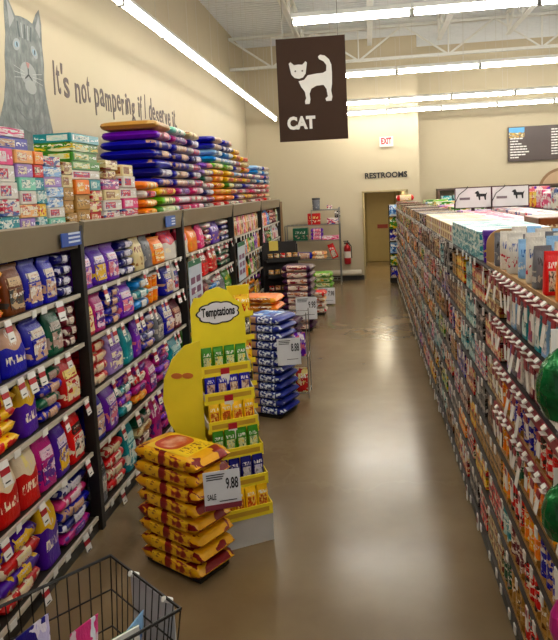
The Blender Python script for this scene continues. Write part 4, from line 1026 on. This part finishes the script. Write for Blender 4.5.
b = MB().box(0.165, 0.171, -0.36, -0.12, 0.70, 0.93).build('inner_sign', flat('#dfdfd8', 0.45), ct)
MB().box(0.1625, 0.165, -0.36, -0.12, 0.91, 0.93).build('green_edge', flat('#2f7a3c', 0.45), b)
for yy in (-0.2, -0.25, -0.3): MB().box(0.1625, 0.165, yy, yy + 0.03, 0.8, 0.87).build('sign_print', M_INK, b)
def incart(lx, ly): return (-0.805 + math.cos(CA) * lx - math.sin(CA) * ly, 1.98 + math.sin(CA) * lx + math.cos(CA) * ly)
for c, lx, ly, wd, dp, h, tl, rz, lb in (('pale blue', 0.03, -0.17, 0.13, 0.09, 0.34, 0.35, -60, 'pale blue wrapped pouch lying in the wire cart'), ('pink', -0.04, -0.27, 0.12, 0.08, 0.36, 0.28, -75, 'pink wrapped pouch in the wire cart beside the blue one'),
        ('navy', -0.1, -0.4, 0.15, 0.09, 0.37, 0.2, -70, 'navy patterned pouch in the wire cart'), ('grey', -0.13, -0.55, 0.15, 0.09, 0.36, 0.15, -70, 'grey bag at the near end of the wire cart')):
    px, py = incart(lx, ly)
    standing_bag(c, px, py, ZBt + 0.02, wd, dp, h, lb, 'pouches in the wire cart', rot=CA + R(rz), tilt=-tl, style='busy', parts=False, name='wrapped_pouch', cat='pouch')

# ------------------------------------------------------------------ right gondola
XR = 0.64; GY0, GY1 = 1.2, 15.2
LR = [1.79, 1.55, 1.32, 1.09, 0.86, 0.63, 0.40, 0.14]
LRN = ['top', 'second', 'third', 'fourth', 'fifth', 'sixth', 'seventh', 'bottom']
gd = thing('gondola', 'long double sided gondola of small tins and cartons right of the aisle', 'shelf rack', (XR, GY0, 0))
GL = GY1 - GY0
MB().box(0.5, 0.56, 0, GL, 0.0, 1.76).build('back_panel', flat('#7a6a52', 0.6), gd)
MB().box(0.02, 1.28, 0.02, GL - 0.02, 0.0, 0.1).build('kick_plate', M_BLACK, gd)
MB().box(0.56, 1.3, 0, GL, 1.75, 1.785).build('top_deck', flat('#8a7a60', 0.5), gd)
MB().box(1.27, 1.3, 0, GL, 0.1, 1.75).build('rear_panel', flat('#6a5a48', 0.6), gd)
MB().box(0.0, 1.3, -0.03, 0.0, 0.0, 1.785).build('end_panel', flat('#8a7a60', 0.5), gd)
for y in [k * 1.22 for k in range(12)]:
    MB().box(0.47, 0.5, y, y + 0.03, 0.1, 1.78).build('upright', M_SHELF, gd)
M_RED2 = flat('#8e1020', 0.4)
b = MB(); b.box(-0.032, -0.03, -0.022, 0.022, -0.10, 0.0, 0); b.box(-0.035, -0.03, -0.022, 0.022, -0.03, 0.0, 1); b.box(-0.03, 0.0, -0.02, 0.02, -0.002, 0.0, 0)
ME_FLAG = b.mesh('price_tag', [M_WHITE, M_RED2])
b = MB(); b.prism([(-0.022, -0.016, 0.002), (-0.024, -0.016, 0.008), (-0.008, -0.016, 0.022), (-0.004, -0.016, 0.016)], (0, 0.032, 0)); ME_HOOK = b.mesh('hook_tag', [M_WHITE])
rg = random.Random(5)
for li, z in enumerate(LR):
    sh = MB().box(0.012, 0.47, 0.01, GL - 0.01, z - 0.014, z).build('shelf', flat('#1d1712', 0.6), gd)
    MB().box(-0.004, 0.012, 0.01, 2.25, z - (0.045 if li < 4 else 0.01), z + 0.002).build('price_rail', M_RED2 if li < 4 else flat('#2a2119', 0.5), sh)
    MB().box(-0.004, 0.012, 2.25, GL - 0.01, z - 0.01, z + 0.002).build('price_rail', flat('#2a2119', 0.5), sh)
    tg = MB(); y = 2.3 if li < 4 else 0.6
    while y < GL - 0.1:
        hgt = rg.choice((0.04, 0.04, 0.04, 0.04, 0.1))
        jz = rg.uniform(-0.015, 0.015); tg.box(-0.012, -0.006, y - 0.018, y + 0.018, z + 0.008 - hgt + jz, z + 0.01 + jz, 0)
        if hgt > 0.05: tg.box(-0.0135, -0.012, y - 0.018, y + 0.018, z - 0.03, z + 0.002, 1)
        y += rg.choice((0.12, 0.16, 0.2, 0.28))
    o = tg.build('price_tags', [M_WHITE, M_RED2], sh, weld=False); o['kind'] = 'stuff'
    if li < 4:
        y = 0.12
        while y < 2.22:
            o = new_obj('hook_tag', ME_HOOK, None, sh, loc=(0, y, z))
            if rg.random() < 0.72: o = new_obj('price_tag', ME_FLAG, None, sh, loc=(0.0, y, z - 0.01), rot=(0, R(rg.uniform(-4, 14)), 0), scale=(1, 1, rg.uniform(0.85, 1.4)))
            y += 0.1

CANC = ['cream', 'red', 'white', 'scarlet', 'kraft', 'peach', 'maroon', 'teal', 'brown', 'orange', 'leaf green', 'royal blue', 'pink', 'lime green', 'golden yellow', 'black', 'violet']
CW = [9, 6, 5, 5, 10, 3, 6, 5, 9, 4, 3, 2, 1, 1, 2, 6, 2]
def pickc(rr): return rr.choices(CANC, CW)[0]
# nearest stretch: single cartons
blk = {}
for li, z in enumerate(LR[1:], 1):
    kk = 0; y = 3.36; room = LR[li - 1] - 0.02 - z
    while y < 5.35:
        c = 'teal' if (li in (1, 2, 3) and 3.9 < y < 4.5) else pickc(rg)
        blk_w = rg.uniform(0.3, 0.5); yb = min(y + blk_w, 5.4); pitch = rg.choice((0.115, 0.125, 0.14)); k = 0
        while y + pitch <= yb + 0.02:
            n = 2; hh = (room - 0.006) / n * rg.uniform(0.8, 0.97); kk += 1
            for r_ in range(n):
                carton(c, XR + 0.07, y + pitch / 2, z + 0.001 + r_ * (hh + 0.001), pitch * 0.94, 0.11, hh, '%s multipack, %s in the %s column along the %s gondola shelf' % (c, 'upper' if r_ else 'lower', nth(kk - 1), LRN[li]), 'multipack cartons on the near gondola stretch', rot=-FACE_X, parts=False, name='multipack', style='tin')
            y += pitch; k += 1
        y = max(y, yb) + 0.004
# farther stretch: too many and too small to pick apart
mats = []; mk = {}
for c in CANC:
    mk[c] = len(mats); mats.append(pm(c, 'tin'))
st = MB()
for li, z in enumerate(LR):
    y = 5.42 if li else 7.6; room = (LR[li - 1] - 0.02 - z) if li else 0.14
    while y < 15.1:
        c = pickc(rg); yb = min(y + rg.uniform(0.25, 0.6), 15.15); pitch = rg.choice((0.1, 0.12, 0.15))
        while y + pitch < yb + 0.02:
            n = rg.choice((1, 2, 2, 3)); hh = (room - 0.006) / n * rg.uniform(0.82, 1.0)
            for r_ in range(n):
                x0 = XR + 0.012 + rg.uniform(0, 0.012)
                y0, y1, z0, z1 = y, y + pitch * 0.93, z + 0.001 + r_ * hh, z + r_ * hh + hh - 0.002
                u0 = rg.uniform(0, 30)
                m_ = mk[c if rg.random() < 0.8 else pickc(rg)]
                x1 = x0 + (0.15 if li else 0.45)
                st.box(x0, x1, y0, y1, z0, z1, m_)
                for q in range(-6, 0): st.uv[q] = [(a + u0, b_) for a, b_ in st.uv[q]]
            y += pitch
        y = max(y, yb) + 0.004
o = st.build('gondola_stock', mats, None, weld=False); o['kind'] = 'stuff'
tag(o, 'dense rows of small tins and cartons along the far gondola stretch', 'groceries')

# top shelf goods
def topbox(c, x0, x1, y0, y1, ht, label, style='box', z=1.791, name='carton'):
    return carton(c, (x0 + x1) / 2, (y0 + y1) / 2, z, (y1 - y0), (x1 - x0), ht, label, 'cartons on top of the gondola', rot=-FACE_X, parts=False, name=name, style=style)
y = 3.95; k = 0
while y < 5.1:
    for r_ in range(2): topbox('teal', XR + 0.02, XR + 0.5, y, y + 0.135, 0.085, 'teal carton, %s in %s row on top of gondola' % (nth(k), 'upper' if r_ else 'lower'), 'busy', z=1.791 + 0.086 * r_)
    y += 0.14; k += 1
k = 0
while y < 7.5:
    for r_ in range(2): topbox('cream' if k % 5 else 'white', XR + 0.02, XR + 0.5, y, y + 0.16, 0.07, '%s carton, %s in %s row behind the teal cartons' % ('cream' if k % 5 else 'white', nth(k), 'upper' if r_ else 'lower'), 'box', z=1.791 + 0.071 * r_)
    y += 0.165; k += 1
k = 0
for y in [5.3, 5.75, 6.2, 6.65, 7.1, 7.55, 8.0]:
    for x0 in (1.2, 1.56):
        topbox('white' if (k % 2) else 'pink', x0, x0 + 0.33, y, y + 0.42, 0.12 + 0.03 * (k % 2), 'white and pink wide pack, %s behind the cream cartons' % nth(k), 'busy', name='wide_pack'); k += 1
topbox('brown', 1.2, 1.55, 4.75, 5.2, 0.2, 'plain brown box near the teal tubes on the gondola', 'plain')
for k in range(4): topbox('teal', 1.58, 1.9, 4.2 + 0.26 * k, 4.44 + 0.26 * k, 0.13, 'teal long pack, %s on the gondola far side' % nth(k), 'busy', name='wide_pack')
r3 = random.Random(9)
y = 8.9; k = 0
while y < 14.8:
    c = r3.choice(['red', 'lime green', 'white', 'sky blue', 'peach', 'pink', 'cream', 'violet', 'leaf green'])
    wd = r3.uniform(0.3, 0.55)
    topbox(c, 1.25, 1.75, y, y + wd, r3.uniform(0.08, 0.16), '%s pack on the far gondola top, %s from the sign boards' % (c, nth(k)), 'busy', name='wide_pack'); y += wd + 0.03; k += 1
flat_bag('red', 0.85, 14.9, 1.94, 0.4, 0.3, 0.14, 'red bag lying on the far end of the gondola', 'cartons on top of the gondola', rot=0)
# bags hung on the far end of the gondola
for k in range(12):
    c = ['royal blue', 'violet', 'leaf green', 'navy', 'pale blue', 'maroon'][k % 6]; r_ = k // 2
    standing_bag(c, XR - 0.02 + 0.26 * (k % 2), 15.27, 0.14 + r_ * 0.29, 0.25, 0.12, 0.27, '%s bag on the gondola end, %s level, %s side' % (c, nth(r_), 'aisle' if k % 2 == 0 else 'inner'), 'bags on the far gondola end', rot=0, parts=False, style='busy')
eg = thing('endcap_rack', 'dark end rack holding bags at the far gondola end', 'rack', (XR, 15.2, 0))
for r_ in range(6): MB().box(-0.16, 0.42, 0.0, 0.16, 0.115 + r_ * 0.29, 0.135 + r_ * 0.29).build('shelf', M_SHELF, eg)
MB().box(-0.16, 0.42, 0.14, 0.16, 0, 1.85).build('back_panel', M_SHELF, eg)
# header boards with dog outlines standing on the gondola
dog = [(0, 0.1), (0.03, 0.1), (0.04, 0.04), (0.06, 0.04), (0.06, 0.1), (0.12, 0.1), (0.13, 0.04), (0.15, 0.04), (0.15, 0.11), (0.17, 0.17), (0.14, 0.145), (0.05, 0.15), (0.03, 0.2), (0.0, 0.19), (-0.03, 0.16), (0.0, 0.15)]
for k, x0 in enumerate((1.13, 1.59)):
    h = thing('header_board', 'white header board with dark frame and dog outline, %s of the pair on gondola' % ('left' if k == 0 else 'right'), 'sign', (x0, 8.55, 1.95), 0, 'header boards on the gondola')
    MB().box(0, 0.44, 0, 0.015, 0, 0.25).build('board', flat('#e6e2e2', 0.4), h)
    MB().box(-0.01, 0.45, -0.004, 0.018, 0.25, 0.262).box(-0.01, 0.45, -0.004, 0.018, -0.01, 0.0).box(0.44, 0.452, -0.004, 0.018, -0.01, 0.262).box(-0.012, 0, -0.004, 0.018, -0.01, 0.262).build('frame', flat('#4a1f2c', 0.4), h)
    MB().prism([(0.26 + x * 0.8, -0.003, 0.06 + z * 0.75) for x, z in dog], (0, 0.003, 0)).build('dog_print', M_INK, h, weld=False)
    MB().box(0.05, 0.18, -0.003, 0, 0.1, 0.13).build('text_print', flat('#7a6a70', 0.5), h)
    MB().path([(-0.02, -0.03, -0.155), (-0.02, -0.03, 0.05), (0.04, -0.03, 0.17), (0.15, -0.03, 0.255), (0.15, 0.0, 0.27)], 0.005, 5).build('wire_support', M_BLACK, h)
    MB().box(0.2, 0.24, 0.015, 0.05, -0.16, 0.2).build('stand', M_BLACK, h)
# near pouches in a kraft tray
ky = thing('kraft_tray', 'brown cardboard display tray with rounded back board on near gondola top', 'tray', (0.66, 2.0, 1.791))
MB().box(0, 0.9, 0, 1.75, 0, 0.012).build('tray_floor', M_KRAFT, ky)
MB().box(0, 0.006, 0, 1.75, 0.012, 0.02).build('tray_lip', M_KRAFT, ky)
arc = [(0.0, 0.012), (0.9, 0.012), (0.9, 0.2)] + [(0.09 - 0.09 * math.sin(a * math.pi / 12), 0.11 + 0.09 * math.cos(a * math.pi / 12)) for a in range(7)]
MB().prism([(x, 1.74, z) for x, z in arc], (0, 0.012, 0)).build('back_board', M_KRAFT, ky, weld=False)
k = 0
for iy, y in enumerate([2.12, 2.28, 2.44, 2.6, 2.76, 2.92, 3.08, 3.24, 3.4, 3.56]):
    for ix, x in enumerate((0.715, 0.8, 0.885, 0.97, 1.055, 1.14, 1.225, 1.31)):
        c = ['orange', 'golden yellow', 'orange', 'scarlet', 'golden yellow'][(ix + iy) % 5] if y < 2.75 else ['white', 'pale blue', 'white', 'white', 'grey'][(ix + iy) % 5]
        standing_bag(c, x + r3.uniform(-0.01, 0.01), y, 1.804, 0.08, 0.055, r3.uniform(0.15, 0.18) if y < 2.75 else r3.uniform(0.18, 0.21), '%s pouch, %s row from front, %s from aisle in kraft tray' % (c, nth(iy), nth(ix)), 'pouches in the kraft tray', rot=R(r3.uniform(-14, 14)), style='plain' if y > 2.75 else 'photo', parts=False, name='treat_pouch', cat='pouch')
tub('purple', 0.70, 3.84, 1.791, 0.09, 0.19, 'purple tub between the teal cartons and the kraft tray', 'tubs on the gondola', '#5a2fa0')
# hanging pouches on hooks below, near stretch
for li in (1, 2):
    z = LR[li]; y = 1.3; k = 0
    while y < 3.32:
        c = r3.choice(['grey', 'white', 'pale blue', 'white', 'brown', 'teal'] if li == 1 else ['grey', 'white', 'lilac', 'white', 'maroon'])
        standing_bag(c, XR + 0.06, y, z + 0.002, 0.1, 0.06, 0.185, '%s pouch, %s along on the %s near gondola shelf' % (c, nth(k), LRN[li]), 'pouches below the kraft tray', rot=-FACE_X, style='photo', parts=False, name='treat_pouch', cat='pouch'); y += 0.108; k += 1
# cans in kraft trays on the lower near shelves
M_KT = pk('#a9814e', '#8a6438', '#7a2f2a', 'plain')
for li in range(3, 8):
    z = LR[li]; y = 1.28; k = 0
    while y < 3.3:
        c = r3.choice(['scarlet', 'teal', 'royal blue', 'maroon', 'kraft', 'orange', 'dark green'])
        t = thing('can_tray', 'shallow kraft tray, %s along on the %s near gondola shelf' % (nth(k), LRN[li]), 'tray', (XR + 0.016, y, z + 0.001), 0, 'kraft trays of cans')
        MB().box(0, 0.17, 0, 0.265, 0, 0.005).build('tray_floor', M_KT, t); MB().box(-0.003, 0, 0, 0.265, 0, 0.018).build('tray_lip', M_KT, t); MB().box(0, 0.17, -0.003, 0, 0, 0.035).build('tray_end', M_KT, t)
        for j in range(3):
            for r_ in range(2):
                o = new_obj('food_can', ME_CAN, pm(c, 'busy'), loc=(XR + 0.06, y + 0.045 + 0.0875 * j, z + 0.007 + 0.104 * r_), rot=(0, 0, r3.uniform(0, 6)), scale=(0.083, 0.083, 0.103))
                tag(o, '%s can, %s %s in tray %s along, %s gondola shelf' % (c, 'upper' if r_ else 'lower', nth(j), nth(k), LRN[li]), 'can', 'cans in the kraft trays')
        y += 0.275; k += 1
# hanging toys at the near end
def toy(label, x, y, z, mat, pts, parts):
    t = thing('hanging_pet_toy', label, 'toy', (x, y, z))
    me = lathe_mesh(pts, 18); o = new_obj('toy_body', me, mat, t)
    for nm, mesh, m_ in parts: new_obj(nm, mesh, m_, t)
    return t
t = NT('green_foil', 0.15, 0.35); c = t.coord('Object'); n = t.noise(c, 9, 3); t.color(t.ramp(n, [(0.35, lin('#06401f')), (0.6, lin('#0c7a3a')), (0.75, lin('#2fae6a'))])); t.bump(t.noise(c, 18, 3), 0.8, 0.02); M_GREEN = t.m
card = lambda: MB().box(-0.03, 0.03, -0.001, 0.001, 0.2, 0.3).mesh('card', [M_WHITE])
hook = lambda: MB().path([(0, 0, 0.28), (0, 0, 0.33), (0.12, 0, 0.34)], 0.003, 5).mesh('hook', [M_WIRE])
def green_toy(x, y, z, lb, sc):
    tt = toy(lb, x, y, z, M_GREEN, [(0.01, 0), (0.05, 0.02), (0.072, 0.07), (0.075, 0.12), (0.06, 0.18), (0.035, 0.22), (0.012, 0.24)], [('tail', MB().path([(0, 0, 0.01), (0.01, -0.01, -0.06), (0.0, -0.02, -0.14)], 0.012, 8).mesh('tail', [flat('#9fb08a', 0.5)]), None), ('header_card', card(), None), ('hook', hook(), None)])
    tt.scale = (sc,) * 3
    return tt
green_toy(0.52, 1.83, 1.57, 'shiny green plush toy hanging from the near gondola end', 0.9)
green_toy(0.53, 1.86, 1.2, 'smaller shiny green toy hanging below the first green one', 0.75)
mg = flat('#b01878', 0.35)
tt = toy('magenta toy hanging lowest at the near gondola end', 0.535, 1.86, 0.86, mg, [(0.01, 0), (0.03, 0.02), (0.05, 0.08), (0.045, 0.14), (0.02, 0.2), (0.008, 0.24)], [('header_card', card(), None), ('hook', hook(), None)]); tt.scale = (0.8,) * 3

# second gondola and the rear cross unit beyond it
g2 = thing('gondola', 'second gondola farther right with tan back panel and wide packs on top', 'shelf rack', (3.1, 4.5, 0))
MB().box(0, 1.1, 0, 9.5, 0, 0.1).build('kick_plate', M_BLACK, g2); MB().box(0.5, 0.56, 0, 9.5, 0.1, 1.9).build('back_panel', flat('#7a6a52', 0.6), g2)
for z in (0.5, 0.9, 1.3, 1.75): MB().box(0, 1.1, 0, 9.5, z - 0.02, z).build('shelf', M_SHELF, g2)
y = 5.0; k = 0
while y < 13.6:
    c = r3.choice(['white', 'pink', 'orange', 'teal', 'violet', 'golden yellow', 'pale blue']); wd = r3.uniform(0.4, 0.6)
    carton(c, 3.35, y + wd / 2, 1.752, wd, 0.42, r3.uniform(0.2, 0.4), '%s wide pack, %s along on the second gondola top' % (c, nth(k)), 'packs on the second gondola', rot=-FACE_X, parts=False, name='wide_pack', style='busy'); y += wd + 0.03; k += 1
cu = thing('cross_unit', 'dark topped shelving unit in front of the right far wall', 'shelf rack', (1.75, 16.4, 0))
MB().box(0, 3.8, 0, 0.5, 2.12, 2.17).build('top_board', flat('#4a3528', 0.5), cu); MB().box(0, 3.8, 0.45, 0.5, 0, 2.12).build('back_panel', flat('#b8a988', 0.6), cu)
for x in (0, 1.25, 2.5, 3.76): MB().box(x, x + 0.04, 0, 0.45, 0, 2.12).build('divider', flat('#6a4c38', 0.5), cu)
for z in (0.4, 0.9, 1.4, 1.78): MB().box(0.04, 3.76, 0, 0.45, z - 0.02, z).build('shelf', flat('#6a4c38', 0.5), cu)
x = 1.82; k = 0
while x < 5.1:
    c = r3.choice(['brown', 'white', 'kraft', 'grey', 'violet', 'teal']); wd = r3.uniform(0.22, 0.4)
    if not any(abs(x + wd / 2 - d_ - 1.77) < wd / 2 + 0.04 for d_ in (1.25, 2.5)):
        carton(c, x + wd / 2, 16.6, 1.781, wd, 0.36, r3.uniform(0.18, 0.3), '%s box on the top shelf of the dark topped unit, %s along' % (c, nth(k)), 'boxes on the cross unit', rot=0, parts=False, name='storage_box', style='busy'); k += 1
    x += wd + 0.03
rs = thing('round_sign', 'tan round sign with brown ring on the right far wall', 'sign', (4.95, 17.28, 1.95))
def disc(r, y, n=36): return [(r * math.cos(2 * math.pi * i / n), y, r * math.sin(2 * math.pi * i / n)) for i in range(n)]
MB().prism(disc(0.62, -0.03), (0, 0.04, 0)).build('ring', flat('#8a6a48', 0.5), rs, weld=False); MB().prism(disc(0.55, -0.04), (0, 0.02, 0)).build('disc', flat('#b89a78', 0.5), rs, weld=False)
